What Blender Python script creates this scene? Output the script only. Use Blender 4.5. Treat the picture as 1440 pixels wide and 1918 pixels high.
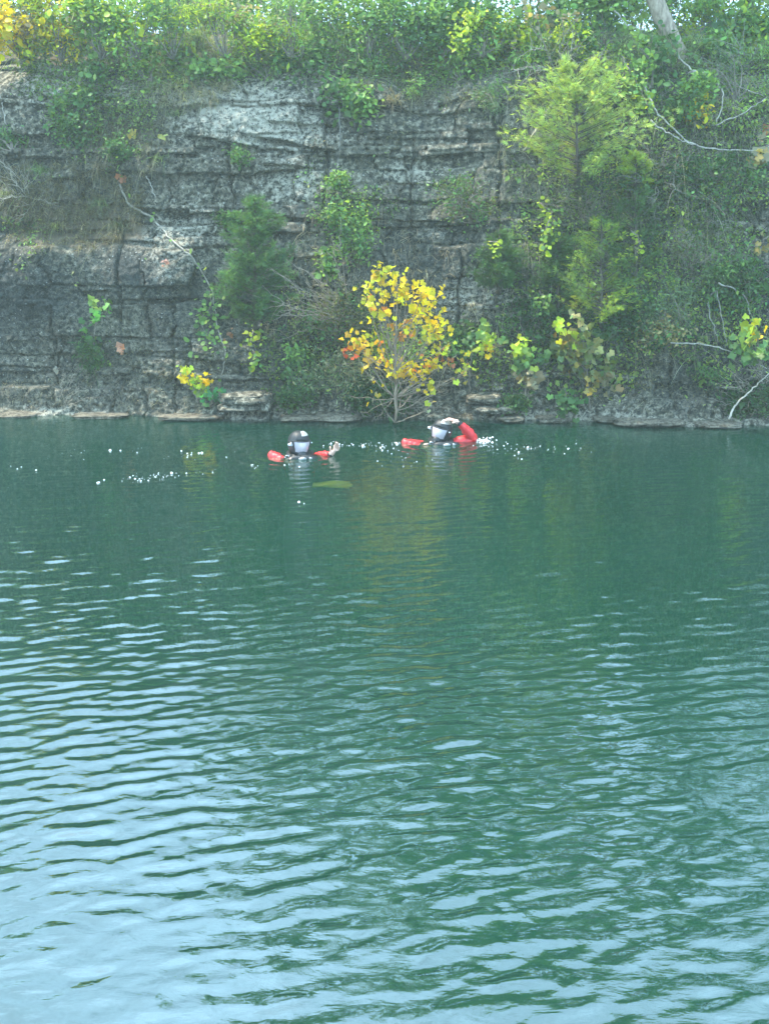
import bpy, math, random
import numpy as np
from mathutils import Vector, Matrix

for o in list(bpy.data.objects):
    bpy.data.objects.remove(o)
SC = bpy.context.scene
COL = SC.collection
R = math.radians

# ------------------------------------------------------------------ camera
F = 1900.0                      # focal length in photograph pixels (1440 x 1918)
PITCH = R(16.4)
CAMH = 2.5
cam_d = bpy.data.cameras.new('camera')
cam = bpy.data.objects.new('camera', cam_d)
COL.objects.link(cam)
cam.location = (0, 0, CAMH)
cam.rotation_euler = (R(90) - PITCH, 0, 0)
cam_d.sensor_fit = 'VERTICAL'
cam_d.sensor_height = 24.0
cam_d.lens = 24.0 * F / 1918.0
cam_d.clip_start = 0.05
cam_d.clip_end = 2000
SC.camera = cam

# ------------------------------------------------------------------ world, sun, exposure
SUN = Vector((-0.42, 0.12, 0.90)).normalized()     # direction towards the sun
elev = math.asin(SUN.z)
azim = math.atan2(SUN.x, SUN.y)
world = bpy.data.worlds.new('World')
SC.world = world
world.use_nodes = True
wn = world.node_tree
for n in list(wn.nodes):
    wn.nodes.remove(n)
w_out = wn.nodes.new('ShaderNodeOutputWorld')
w_bg = wn.nodes.new('ShaderNodeBackground')
w_sky = wn.nodes.new('ShaderNodeTexSky')
w_sky.sky_type = 'NISHITA'
w_sky.sun_disc = False
w_sky.sun_elevation = elev
w_sky.sun_rotation = azim
w_sky.air_density = 1.0
w_sky.dust_density = 1.6
w_sky.ozone_density = 1.5
w_tc = wn.nodes.new('ShaderNodeTexCoord')
w_map = wn.nodes.new('ShaderNodeMapping')
w_map.inputs['Scale'].default_value = (1.2, 1.2, 2.6)
w_noise = wn.nodes.new('ShaderNodeTexNoise')
w_noise.inputs['Scale'].default_value = 1.6
w_noise.inputs['Detail'].default_value = 7
w_noise.inputs['Roughness'].default_value = 0.55
w_ramp = wn.nodes.new('ShaderNodeMapRange')
w_ramp.inputs['From Min'].default_value = 0.42
w_ramp.inputs['From Max'].default_value = 0.72
w_ramp.inputs['To Min'].default_value = 0.22
w_ramp.inputs['To Max'].default_value = 0.6
w_mix = wn.nodes.new('ShaderNodeMix')
w_mix.data_type = 'RGBA'
w_mix.inputs['B'].default_value = (18.0, 29.8, 41.0, 1)   # thin bright cloud
wn.links.new(w_tc.outputs['Generated'], w_map.inputs['Vector'])
wn.links.new(w_map.outputs['Vector'], w_noise.inputs['Vector'])
wn.links.new(w_noise.outputs['Fac'], w_ramp.inputs['Value'])
wn.links.new(w_ramp.outputs['Result'], w_mix.inputs['Factor'])
wn.links.new(w_sky.outputs['Color'], w_mix.inputs['A'])
wn.links.new(w_mix.outputs['Result'], w_bg.inputs['Color'])
w_bg.inputs['Strength'].default_value = 0.14
wn.links.new(w_bg.outputs['Background'], w_out.inputs['Surface'])

sun_d = bpy.data.lights.new('sun', 'SUN')
sun_d.energy = 5.0
sun_d.angle = R(0.5)
sun_d.color = (1.0, 0.91, 0.74)
sun = bpy.data.objects.new('sun', sun_d)
COL.objects.link(sun)
sun.rotation_euler = (-SUN).to_track_quat('-Z', 'Y').to_euler()

SC.view_settings.view_transform = 'Standard'
SC.view_settings.look = 'None'
SC.view_settings.gamma = 1.0
SC.view_settings.exposure = 0.9
SC.view_settings.use_curve_mapping = False
try:
    cy = SC.cycles
    cy.max_bounces = 6
    cy.diffuse_bounces = 2
    cy.glossy_bounces = 3
    cy.transmission_bounces = 3
    cy.volume_bounces = 1
    cy.transparent_max_bounces = 12
    cy.caustics_reflective = False
    cy.caustics_refractive = False
    cy.sample_clamp_indirect = 4.0
    cy.use_denoising = True
    cy.volume_step_rate = 5
except Exception:
    pass

# ------------------------------------------------------------------ helpers
CP, SP = math.cos(PITCH), math.sin(PITCH)
def ray(px, py):
    u = px - 720.0
    v = 959.0 - py
    return u, F * CP + v * SP, -F * SP + v * CP
def P(px, py, y):
    a, b, c = ray(px, py)
    t = y / b
    return Vector((a * t, y, CAMH + c * t))
def Pz(px, py, z=0.0):
    a, b, c = ray(px, py)
    t = (z - CAMH) / c
    return Vector((a * t, b * t, z))

RNG = np.random.default_rng(7)
_T = RNG.random((4, 256, 256)).astype(np.float64)
def vnoise(x, y, seed=0):
    x = np.asarray(x, float) + seed * 17.37
    y = np.asarray(y, float) + seed * 9.71
    xi = np.floor(x).astype(int); yi = np.floor(y).astype(int)
    fx = x - xi; fy = y - yi
    fx = fx * fx * (3 - 2 * fx); fy = fy * fy * (3 - 2 * fy)
    T = _T[seed % 4]
    a = T[yi & 255, xi & 255]; b = T[yi & 255, (xi + 1) & 255]
    c = T[(yi + 1) & 255, xi & 255]; d = T[(yi + 1) & 255, (xi + 1) & 255]
    return (a * (1 - fx) + b * fx) * (1 - fy) + (c * (1 - fx) + d * fx) * fy
def fbm(x, y, seed=0, octv=4, gain=0.5):
    s = 0; a = 1; t = 0
    for i in range(octv):
        s = s + a * vnoise(x * 2 ** i, y * 2 ** i, seed + i)
        t += a; a *= gain
    return s / t * 2 - 1            # about -1..1
def sstep(e0, e1, x):
    t = np.clip((x - e0) / (e1 - e0), 0, 1)
    return t * t * (3 - 2 * t)

def link(o, parent=None):
    COL.objects.link(o)
    if parent is not None:
        o.parent = parent
    return o
def tag(o, label=None, cat=None, group=None, kind=None):
    if label: o['label'] = label
    if cat: o['category'] = cat
    if group: o['group'] = group
    if kind: o['kind'] = kind
    return o
def empty(name, loc, label, cat, group=None):
    o = bpy.data.objects.new(name, None)
    o.empty_display_size = 0.1
    link(o)
    o.location = loc
    return tag(o, label, cat, group)

class MB:
    """collects numpy chunks of triangles and quads (world space)"""
    def __init__(s):
        s.v = []; s.c = []; s.q = []; s.t = []; s.n = 0
    def add(s, v, quads=None, tris=None, col=(0.5, 0.5, 0.5)):
        v = np.asarray(v, float).reshape(-1, 3)
        c = np.asarray(col, float)
        if c.ndim == 1:
            c = np.broadcast_to(c, (len(v), 3))
        s.v.append(v); s.c.append(c)
        if quads is not None and len(quads): s.q.append(np.asarray(quads, int).reshape(-1, 4) + s.n)
        if tris is not None and len(tris): s.t.append(np.asarray(tris, int).reshape(-1, 3) + s.n)
        s.n += len(v)
    def empty(s): return s.n == 0
    def mesh(s, name, mat, origin=(0, 0, 0), smooth=False):
        me = bpy.data.meshes.new(name)
        v = np.concatenate(s.v) - np.asarray(origin, float)
        q = np.concatenate(s.q) if s.q else np.zeros((0, 4), int)
        t = np.concatenate(s.t) if s.t else np.zeros((0, 3), int)
        nl = q.size + t.size
        me.vertices.add(len(v)); me.vertices.foreach_set('co', v.astype(np.float32).ravel())
        me.loops.add(nl)
        me.loops.foreach_set('vertex_index', np.concatenate([q.ravel(), t.ravel()]).astype(np.int32))
        me.polygons.add(len(q) + len(t))
        st = np.concatenate([np.arange(len(q)) * 4, len(q) * 4 + np.arange(len(t)) * 3]).astype(np.int32)
        me.polygons.foreach_set('loop_start', st)
        if smooth:
            me.polygons.foreach_set('use_smooth', np.ones(len(st), bool))
        me.update(calc_edges=True)
        ca = me.color_attributes.new('Col', 'FLOAT_COLOR', 'POINT')
        c = np.concatenate(s.c)
        c4 = np.ones((len(c), 4), np.float32); c4[:, :3] = np.clip(c, 0, 1)
        ca.data.foreach_set('color', c4.ravel())
        me.materials.append(mat)
        return me
    def build(s, name, mat, parent=None, smooth=False, loc=None):
        org = tuple(parent.location) if parent is not None and loc is None else (loc or (0, 0, 0))
        o = bpy.data.objects.new(name, s.mesh(name, mat, org, smooth))
        link(o, parent)
        if parent is None:
            o.location = org
        return o

def tube(mb, pts, rad, sides=5, col=(0.2, 0.15, 0.1), cap=True):
    pts = np.asarray(pts, float)
    n = len(pts)
    rad = np.broadcast_to(np.asarray(rad, float), (n,))
    d = np.gradient(pts, axis=0)
    d /= np.linalg.norm(d, axis=1)[:, None] + 1e-9
    up = np.array([0.13, 0.21, 0.97])
    if abs((d @ up).mean()) > 0.8: up = np.array([0.97, 0.1, 0.2])
    a = np.cross(d, up); a /= np.linalg.norm(a, axis=1)[:, None] + 1e-9
    b = np.cross(d, a)
    th = np.arange(sides) / sides * 2 * np.pi
    ring = pts[:, None, :] + rad[:, None, None] * (np.cos(th)[None, :, None] * a[:, None, :] + np.sin(th)[None, :, None] * b[:, None, :])
    i = np.arange(n - 1)[:, None] * sides; j = np.arange(sides)[None, :]; j2 = (j + 1) % sides
    q = np.stack([i + j, i + j2, i + sides + j2, i + sides + j], -1).reshape(-1, 4)
    tr = []
    if cap:
        tr = [(0, k + 1, k) for k in range(1, sides - 1)] + [((n - 1) * sides, (n - 1) * sides + k, (n - 1) * sides + k + 1) for k in range(1, sides - 1)]
    mb.add(ring.reshape(-1, 3), q, tr, col)

def bez(p0, p1, p2, n=7):
    t = np.linspace(0, 1, n)[:, None]
    p0, p1, p2 = map(lambda p: np.asarray(p, float), (p0, p1, p2))
    return (1 - t) ** 2 * p0 + 2 * t * (1 - t) * p1 + t * t * p2
def wobble(pts, amp, rng):
    pts = np.array(pts, float)
    k = rng.normal(0, amp, pts.shape); k[0] = 0
    return pts + k
def smooth_path(pts, n):
    pts = np.asarray(pts, float)
    s = np.concatenate([[0], np.cumsum(np.linalg.norm(np.diff(pts, axis=0), axis=1))])
    t = np.linspace(0, s[-1], n)
    out = np.stack([np.interp(t, s, pts[:, k]) for k in range(3)], 1)
    for _ in range(3):
        out[1:-1] = (out[:-2] + 2 * out[1:-1] + out[2:]) / 4
    return out

# ---- leaf templates: verts in (u along, v across, w normal), faces
def T_oval():
    v = [(0, 0, 0), (.35, .26, .05), (.35, 0, -.02), (.35, -.26, .05), (.72, .2, .03), (.72, 0, -.03), (.72, -.2, .03), (1, 0, -.08)]
    q = [(0, 2, 1, 1)]
    t = [(0, 2, 1), (0, 3, 2), (4, 5, 7), (5, 6, 7)]
    q = [(1, 2, 5, 4), (2, 3, 6, 5)]
    return np.array(v), q, t
def T_round():
    v = [(.5, 0, -.06)] + [(.5 + .5 * math.cos(a), .48 * math.sin(a), .04 * math.cos(2 * a)) for a in np.arange(8) * math.pi / 4 + .39]
    t = [(0, k + 1, (k + 1) % 8 + 1) for k in range(8)]
    return np.array(v), [], t
def T_sycamore():
    ang = [-150, -118, -92, -62, -36, -20, 0, 20, 36, 62, 92, 118, 150]
    rad = [.32, .50, .46, .64, .52, .60, .78, .60, .52, .64, .46, .50, .32]
    v = [(.25, 0, -.05)] + [(.25 + r * math.cos(R(a)) * .9, r * math.sin(R(a)), .10 * r * math.cos(R(a) * 3) - .22 * abs(r * math.sin(R(a)))) for a, r in zip(ang, rad)]
    n = len(ang)
    t = [(0, k + 1, k + 2) for k in range(n - 1)]
    return np.array(v), [], t
def T_lance():
    v = [(0, 0, 0), (.45, .12, .02), (.45, -.12, .02), (1, 0, -.1)]
    return np.array(v), [], [(0, 2, 1), (1, 2, 3)]
def T_spray():
    v = []; t = []
    for k, a in enumerate((-62, -38, -18, 0, 20, 42, 64)):
        L = (.55, .75, .92, 1.0, .9, .72, .5)[k]
        c, s = math.cos(R(a)), math.sin(R(a))
        b = .12 * k * 0.6
        x0 = .25 * (1 - abs(a) / 70)
        v += [(x0, 0, 0), (x0 + L * .5 * c - .035 * s, L * .5 * s + .035 * c, .03 * (k % 3)), (x0 + L * .5 * c + .035 * s, L * .5 * s - .035 * c, -.02), (x0 + L * c, L * s, .05 * ((k % 2) * 2 - 1))]
        n = 4 * k
        t += [(n, n + 2, n + 1), (n + 1, n + 2, n + 3)]
    return np.array(v), [], t
LEAF = {'oval': T_oval(), 'round': T_round(), 'syc': T_sycamore(), 'lance': T_lance(), 'spray': T_spray()}

def leaves(mb, kind, pos, size, col, rng, normal=(0, -.4, 1), spread=.8, along=None, aspread=.7, cvar=.18, hue=.1, sizevar=.3):
    """scatter leaves at pos (N,3); normal bias + spread; col (3,) or (N,3)"""
    tv, tq, tt = LEAF[kind]
    pos = np.asarray(pos, float).reshape(-1, 3)
    N = len(pos)
    if N == 0: return
    nn = np.asarray(normal, float) / np.linalg.norm(normal) + rng.normal(0, spread, (N, 3))
    nn /= np.linalg.norm(nn, axis=1)[:, None]
    if along is None:
        al = rng.normal(0, 1, (N, 3))
    else:
        al = np.broadcast_to(np.asarray(along, float), (N, 3)) + rng.normal(0, aspread, (N, 3))
    al -= (al * nn).sum(1)[:, None] * nn
    al /= np.linalg.norm(al, axis=1)[:, None] + 1e-9
    ac = np.cross(nn, al)
    sz = size * np.exp(rng.normal(0, sizevar, N))
    v = pos[:, None, :] + sz[:, None, None] * (tv[None, :, 0:1] * al[:, None, :] + tv[None, :, 1:2] * ac[:, None, :] + tv[None, :, 2:3] * nn[:, None, :])
    c = np.broadcast_to(np.asarray(col, float), (N, 3)) * np.exp(rng.normal(0, cvar, (N, 1)))
    h = rng.normal(0, hue, N)
    c = c * np.stack([1 + h, np.ones(N), 1 - h], 1)
    m = len(tv)
    off = np.arange(N)[:, None, None] * m
    q = (np.asarray(tq, int)[None] + off).reshape(-1, 4) if len(tq) else None
    t = (np.asarray(tt, int)[None] + off).reshape(-1, 3) if len(tt) else None
    mb.add(v.reshape(-1, 3), q, t, np.repeat(c, m, axis=0))

def blades(mb, base, n, length, width, col, rng, lean=(0, -.6, 0), spread=.5, droop=.6, cvar=.25, basespread=.05):
    """arching grass blades from around base"""
    base = np.asarray(base, float)
    if base.ndim == 1:
        b = base + rng.normal(0, 1, (n, 3)) * np.array([basespread, basespread * .6, basespread * .4])
    else:
        b = base[rng.integers(0, len(base), n)] + rng.normal(0, 1, (n, 3)) * basespread
    L = length * np.exp(rng.normal(0, .3, n))
    d = np.array([0, 0, 1.0]) + np.asarray(lean, float) + rng.normal(0, spread, (n, 3))
    d /= np.linalg.norm(d, axis=1)[:, None]
    side = np.cross(d, np.array([0, 1.0, 0.05])); side /= np.linalg.norm(side, axis=1)[:, None] + 1e-9
    ts = np.array([0, .3, .6, .85, 1.0]); ws = np.array([1, .9, .7, .4, .05])
    V = []
    for t_, w_ in zip(ts, ws):
        c = b + d * (L * t_)[:, None]
        c[:, 2] -= droop * L * t_ ** 2.2
        V.append(c + side * (width * w_ / 2)); V.append(c - side * (width * w_ / 2))
    V = np.stack(V, 1)
    q = np.array([(2 * k, 2 * k + 1, 2 * k + 3, 2 * k + 2) for k in range(4)])
    Q = (q[None] + (np.arange(n) * 10)[:, None, None]).reshape(-1, 4)
    c = np.asarray(col, float) * np.exp(rng.normal(0, cvar, (n, 1)))
    c = c * np.stack([1 + rng.normal(0, .08, n), np.ones(n), np.ones(n)], 1)
    mb.add(V.reshape(-1, 3), Q, None, np.repeat(c, 10, axis=0))

# ------------------------------------------------------------------ materials
def mat_new(name):
    m = bpy.data.materials.new(name)
    m.use_nodes = True
    nt = m.node_tree
    for n in list(nt.nodes): nt.nodes.remove(n)
    out = nt.nodes.new('ShaderNodeOutputMaterial')
    return m, nt, out
def N(nt, t, **kw):
    n = nt.nodes.new(t)
    for k, v in kw.items():
        if k.startswith('_'):
            setattr(n, k[1:], v)
        else:
            n.inputs[k.replace('__', ' ')].default_value = v
    return n
def L(nt, a, b): nt.links.new(a, b)
def noise_node(nt, scale, detail=4, rough=.55, vec=None, dist=0.0):
    n = N(nt, 'ShaderNodeTexNoise', Scale=scale, Detail=detail, Roughness=rough, Distortion=dist)
    if vec is not None: L(nt, vec, n.inputs['Vector'])
    return n
def ramp(nt, fac, stops):
    r = nt.nodes.new('ShaderNodeValToRGB')
    el = r.color_ramp.elements
    while len(el) > 1: el.remove(el[0])
    el[0].position = stops[0][0]; el[0].color = (*stops[0][1], 1) if len(stops[0][1]) == 3 else stops[0][1]
    for p, c in stops[1:]:
        e = el.new(p); e.color = (*c, 1)
    L(nt, fac, r.inputs['Fac'])
    return r
def mixc(nt, fac, a, b, mode='MIX'):
    m = nt.nodes.new('ShaderNodeMix'); m.data_type = 'RGBA'; m.blend_type = mode
    for k, s in (('Factor', fac), ('A', a), ('B', b)):
        if isinstance(s, (int, float)): m.inputs[k].default_value = s
        elif isinstance(s, tuple): m.inputs[k].default_value = (*s, 1)
        else: L(nt, s, m.inputs[k])
    return m.outputs['Result']
def maprange(nt, v, a, b, c=0.0, d=1.0):
    m = nt.nodes.new('ShaderNodeMapRange')
    L(nt, v, m.inputs['Value'])
    m.inputs['From Min'].default_value = a; m.inputs['From Max'].default_value = b
    m.inputs['To Min'].default_value = c; m.inputs['To Max'].default_value = d
    return m.outputs['Result']

def mat_foliage():
    m, nt, out = mat_new('leaf')
    at = N(nt, 'ShaderNodeVertexColor', _layer_name='Col')
    geo = N(nt, 'ShaderNodeNewGeometry')
    nz = noise_node(nt, 60, 2, .5, geo.outputs['Position'])
    c = mixc(nt, maprange(nt, nz.outputs['Fac'], .3, .7), at.outputs['Color'], (0.8, 0.85, 0.7), 'MULTIPLY')
    df = N(nt, 'ShaderNodeBsdfPrincipled', Roughness=.45)
    df.inputs['Specular IOR Level'].default_value = .35
    L(nt, c, df.inputs['Base Color'])
    tr = N(nt, 'ShaderNodeBsdfTranslucent')
    ct = mixc(nt, 1.0, c, (1.0, 1.0, .55), 'MULTIPLY')
    L(nt, ct, tr.inputs['Color'])
    mx = N(nt, 'ShaderNodeMixShader', Fac=.5)
    L(nt, df.outputs[0], mx.inputs[1]); L(nt, tr.outputs[0], mx.inputs[2])
    L(nt, mx.outputs[0], out.inputs['Surface'])
    return m
def mat_bark():
    m, nt, out = mat_new('bark')
    at = N(nt, 'ShaderNodeVertexColor', _layer_name='Col')
    geo = N(nt, 'ShaderNodeNewGeometry')
    mp = N(nt, 'ShaderNodeMapping'); mp.inputs['Scale'].default_value = (30, 30, 9)
    L(nt, geo.outputs['Position'], mp.inputs['Vector'])
    nz = noise_node(nt, 1, 4, .6, mp.outputs[0])
    c = mixc(nt, maprange(nt, nz.outputs['Fac'], .35, .65), at.outputs['Color'], (.45, .42, .4), 'MULTIPLY')
    b = N(nt, 'ShaderNodeBsdfPrincipled', Roughness=.85)
    L(nt, c, b.inputs['Base Color'])
    bp = N(nt, 'ShaderNodeBump', Strength=.5, Distance=.01)
    L(nt, nz.outputs['Fac'], bp.inputs['Height']); L(nt, bp.outputs[0], b.inputs['Normal'])
    L(nt, b.outputs[0], out.inputs['Surface'])
    return m
def mat_rock(name='limestone', k=1.0):
    m, nt, out = mat_new(name)
    at = N(nt, 'ShaderNodeVertexColor', _layer_name='Col')   # r pale lichen, g dark algae, b soil/rust
    sp = N(nt, 'ShaderNodeSeparateColor'); L(nt, at.outputs['Color'], sp.inputs[0])
    geo = N(nt, 'ShaderNodeNewGeometry')
    pos = geo.outputs['Position']
    n1 = noise_node(nt, 3.0, 6, .6, pos)
    n2 = noise_node(nt, 14, 6, .68, pos)
    n3 = noise_node(nt, 55, 5, .7, pos)
    mp = N(nt, 'ShaderNodeMapping'); mp.inputs['Scale'].default_value = (9, 9, 1.2)
    L(nt, pos, mp.inputs['Vector'])
    n4 = noise_node(nt, 1.0, 5, .6, mp.outputs[0])
    base = ramp(nt, n2.outputs['Fac'], [(.32, (.018 * k, .018 * k, .012 * k)), (.43, (.060 * k, .056 * k, .038 * k)), (.53, (.142 * k, .128 * k, .088 * k)), (.64, (.30 * k, .265 * k, .185 * k))]).outputs['Color']
    brown = mixc(nt, maprange(nt, n1.outputs['Fac'], .5, .72, 0, .55), base, (.17, .135, .10))
    streak = mixc(nt, maprange(nt, n4.outputs['Fac'], .52, .72, 0, .6), brown, (.05, .052, .046))
    # pale crust lichen: crisp blotches
    vo = N(nt, 'ShaderNodeTexVoronoi', Scale=9.0); 
    wv = N(nt, 'ShaderNodeVectorMath', _operation='ADD')
    L(nt, pos, wv.inputs[0]); sc = N(nt, 'ShaderNodeVectorMath', _operation='SCALE'); sc.inputs['Scale'].default_value = .25
    L(nt, n2.outputs['Color'], sc.inputs[0]); L(nt, sc.outputs[0], wv.inputs[1]); L(nt, wv.outputs[0], vo.inputs['Vector'])
    def math_(op, a, b):
        x = nt.nodes.new('ShaderNodeMath'); x.operation = op
        for i, s in enumerate((a, b)):
            if isinstance(s, (int, float)): x.inputs[i].default_value = s
            else: L(nt, s, x.inputs[i])
        return x.outputs[0]
    lf = math_('ADD', math_('MULTIPLY', sp.outputs[0], .55), math_('ADD', n2.outputs['Fac'], math_('MULTIPLY', n3.outputs['Fac'], .35)))
    pale = mixc(nt, maprange(nt, lf, .80, .98, 0, .85), streak, (.38, .35, .27))
    # dark pitted algae
    df_ = math_('ADD', math_('MULTIPLY', sp.outputs[1], .5), math_('ADD', math_('MULTIPLY', n2.outputs['Fac'], .4), math_('MULTIPLY', n3.outputs['Fac'], .6)))
    dark = mixc(nt, maprange(nt, df_, .70, .84, 0, .9), pale, (.022, .028, .028))
    # tiny white specks
    sk = N(nt, 'ShaderNodeTexVoronoi', Scale=17.0); L(nt, pos, sk.inputs['Vector'])
    spk = maprange(nt, math_('ADD', sk.outputs['Distance'], math_('MULTIPLY', n3.outputs['Fac'], .35)), .26, .32, 1, 0)
    gate = maprange(nt, n1.outputs['Fac'], .46, .54, 0, .85)
    dark2 = mixc(nt, math_('MULTIPLY', spk, gate), dark, (.5, .5, .45))
    pn = noise_node(nt, 26, 3, .6, pos, .8)
    pits = maprange(nt, math_('ADD', pn.outputs['Fac'], math_('MULTIPLY', sp.outputs[1], .10)), .56, .61, 0, .85)
    dark2 = mixc(nt, pits, dark2, (.012, .014, .012))
    soil = mixc(nt, maprange(nt, math_('ADD', sp.outputs[2], math_('MULTIPLY', n2.outputs['Fac'], .7)), .75, 1.1, 0, .9), dark2, (.10, .075, .045))
    b = N(nt, 'ShaderNodeBsdfPrincipled', Roughness=.88)
    b.inputs['Specular IOR Level'].default_value = .25
    L(nt, soil, b.inputs['Base Color'])
    hh = math_('ADD', math_('MULTIPLY', n2.outputs['Fac'], .6), math_('MULTIPLY', n3.outputs['Fac'], .4))
    bp = N(nt, 'ShaderNodeBump', Strength=.9, Distance=.035)
    L(nt, hh, bp.inputs['Height']); L(nt, bp.outputs[0], b.inputs['Normal'])
    L(nt, b.outputs[0], out.inputs['Surface'])
    return m
def mat_water():
    m, nt, out = mat_new('water')
    geo = N(nt, 'ShaderNodeNewGeometry')
    mp = N(nt, 'ShaderNodeMapping'); mp.inputs['Scale'].default_value = (4, 9, 4); mp.inputs['Rotation'].default_value = (0, 0, R(-18))
    L(nt, geo.outputs['Position'], mp.inputs['Vector'])
    n1 = noise_node(nt, 1.3, 4, .5, mp.outputs[0], .4)
    mp2 = N(nt, 'ShaderNodeMapping'); mp2.inputs['Scale'].default_value = (18, 34, 18); mp2.inputs['Rotation'].default_value = (0, 0, R(-12))
    L(nt, geo.outputs['Position'], mp2.inputs['Vector'])
    n2 = noise_node(nt, 1.0, 3, .5, mp2.outputs[0], .6)
    b1 = N(nt, 'ShaderNodeBump', Strength=.6, Distance=.008)
    L(nt, n1.outputs['Fac'], b1.inputs['Height'])
    b2 = N(nt, 'ShaderNodeBump', Strength=.4, Distance=.002)
    L(nt, n2.outputs['Fac'], b2.inputs['Height']); L(nt, b1.outputs[0], b2.inputs['Normal'])
    nrm = b2.outputs[0]
    df = N(nt, 'ShaderNodeBsdfDiffuse')
    n3 = noise_node(nt, .22, 3, .5, geo.outputs['Position'])
    c = ramp(nt, n3.outputs['Fac'], [(.3, (.0030, .034, .021)), (.7, (.0048, .051, .033))])
    L(nt, c.outputs['Color'], df.inputs['Color'])
    tr = N(nt, 'ShaderNodeBsdfTransparent'); tr.inputs['Color'].default_value = (.9, 1, .8, 1)
    body = N(nt, 'ShaderNodeMixShader', Fac=.42)
    L(nt, df.outputs[0], body.inputs[1]); L(nt, tr.outputs[0], body.inputs[2])
    gl = N(nt, 'ShaderNodeBsdfGlossy', Roughness=.004)
    gl.inputs['Color'].default_value = (1, 1, 1, 1)
    L(nt, nrm, gl.inputs['Normal'])
    fr = N(nt, 'ShaderNodeFresnel', IOR=WATER_IOR); L(nt, nrm, fr.inputs['Normal'])
    mx = N(nt, 'ShaderNodeMixShader')
    L(nt, fr.outputs[0], mx.inputs[0]); L(nt, body.outputs[0], mx.inputs[1]); L(nt, gl.outputs[0], mx.inputs[2])
    L(nt, mx.outputs[0], out.inputs['Surface'])
    return m
def mat_simple(name, col, rough=.5, spec=.5, metal=0.0, bump=0.0, bscale=80, var=.12, coat=0.0):
    m, nt, out = mat_new(name)
    b = N(nt, 'ShaderNodeBsdfPrincipled', Roughness=rough, Metallic=metal)
    b.inputs['Specular IOR Level'].default_value = spec
    b.inputs['Coat Weight'].default_value = coat
    tc = N(nt, 'ShaderNodeTexCoord')
    nz = noise_node(nt, bscale, 4, .6, tc.outputs['Object'])
    d = tuple(max(0, x * (1 - 2 * var)) for x in col); u = tuple(min(1, x * (1 + 2 * var)) for x in col)
    L(nt, mixc(nt, nz.outputs['Fac'], d, u), b.inputs['Base Color'])
    if bump:
        bp = N(nt, 'ShaderNodeBump', Strength=.6, Distance=bump)
        L(nt, nz.outputs['Fac'], bp.inputs['Height']); L(nt, bp.outputs[0], b.inputs['Normal'])
    L(nt, b.outputs[0], out.inputs['Surface'])
    return m
WATER_IOR = 2.25
M_LEAF = mat_foliage(); M_BARK = mat_bark(); M_ROCK = mat_rock(); M_WATER = mat_water()

# ------------------------------------------------------------------ cliff surface
def base_y(x):
    return 12.72 - .055 * x + .12 * np.sin(x * 1.1 + .6) + .05 * np.sin(x * 3.1)
TOPZ = 4.38
LEDGES = [  # polylines in photograph pixels, (depth of undercut, overhang)
    ([(-60, 132), (0, 130), (90, 132), (200, 126), (260, 140)], .09, .03),
    ([(0, 172), (100, 178), (240, 182)], .07, .02),
    ([(-60, 196), (0, 197), (130, 197)], .14, .04),
    ([(85, 334), (175, 334)], .20, .05),
    ([(330, 162), (400, 158), (440, 165), (490, 182)], .08, .02),
    ([(320, 206), (400, 198), (480, 200)], .07, .02),
    ([(335, 256), (400, 262), (485, 280), (560, 284)], .13, .04),
    ([(495, 232), (560, 234), (645, 240)], .12, .04),
    ([(470, 258), (540, 267), (600, 282), (640, 286)], .20, .07),
    ([(560, 202), (600, 205), (650, 208)], .14, .03),
    ([(480, 310), (560, 312), (620, 320)], .08, .02),
    ([(300, 396), (340, 402), (480, 398), (550, 408), (640, 415)], .16, .04),
    ([(680, 200), (760, 203), (840, 215), (960, 205)], .09, .02),
    ([(680, 262), (740, 258), (860, 262), (960, 262)], .07, .02),
    ([(690, 292), (780, 300), (870, 290)], .06, .02),
    ([(700, 340), (770, 345), (860, 348)], .06, .02),
    ([(640, 420), (740, 428), (860, 422), (960, 415)], .09, .02),
    ([(140, 450), (240, 450), (320, 458)], .08, .03),
    ([(130, 545), (160, 548), (225, 540)], .10, .03),
    ([(220, 575), (300, 575), (360, 582)], .03, -.05),
    ([(480, 478), (560, 482), (620, 478)], .12, .03),
    ([(820, 520), (900, 515), (1000, 520)], .07, .02),
    ([(940, 578), (1010, 575), (1060, 580)], .10, .04),
    ([(0, 640), (120, 636), (220, 640)], .05, .02),
    ([(240, 660), (360, 655), (420, 662)], .05, .02),
    ([(870, 728), (960, 722), (1040, 740)], .10, .04),
    ([(1130, 430), (1250, 420), (1360, 440)], .08, .02),
    ([(1240, 570), (1300, 565), (1400, 572)], .07, .02),
    ([(1160, 700), (1280, 695), (1400, 705)], .05, .02),
]
fx = np.arange(-5.6, 5.6, .0155)
xs = np.concatenate([np.linspace(-22, -5.75, 60), fx, np.linspace(5.75, 22, 60)])
zs = np.concatenate([np.linspace(-3.2, -.35, 9), np.arange(-.28, TOPZ, .0145), [TOPZ]])
GX, GZ = np.meshgrid(xs, zs)
rb = np.random.default_rng(11)
bounds = [-3.4]
while bounds[-1] < 5.2:
    bounds.append(bounds[-1] + rb.choice([.06, .11, .18, .26, .36, .48], p=[.12, .16, .2, .2, .18, .14]) * rb.uniform(.85, 1.2))
bounds = np.array(bounds)
wz = GZ + .05 * fbm(GX * 1.1, GZ * .9, 7, 3) + .13 * fbm(GX * .35, GZ * .4, 3, 3) + .022 * fbm(GX * 2.2, GZ * 1.2, 5, 3) + .012 * GX
bi = np.searchsorted(bounds, wz)
off = np.zeros_like(GX); crack = np.zeros_like(GX)
xw = GX + .16 * fbm(GX * 2, GZ * 4, 2, 4)
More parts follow.
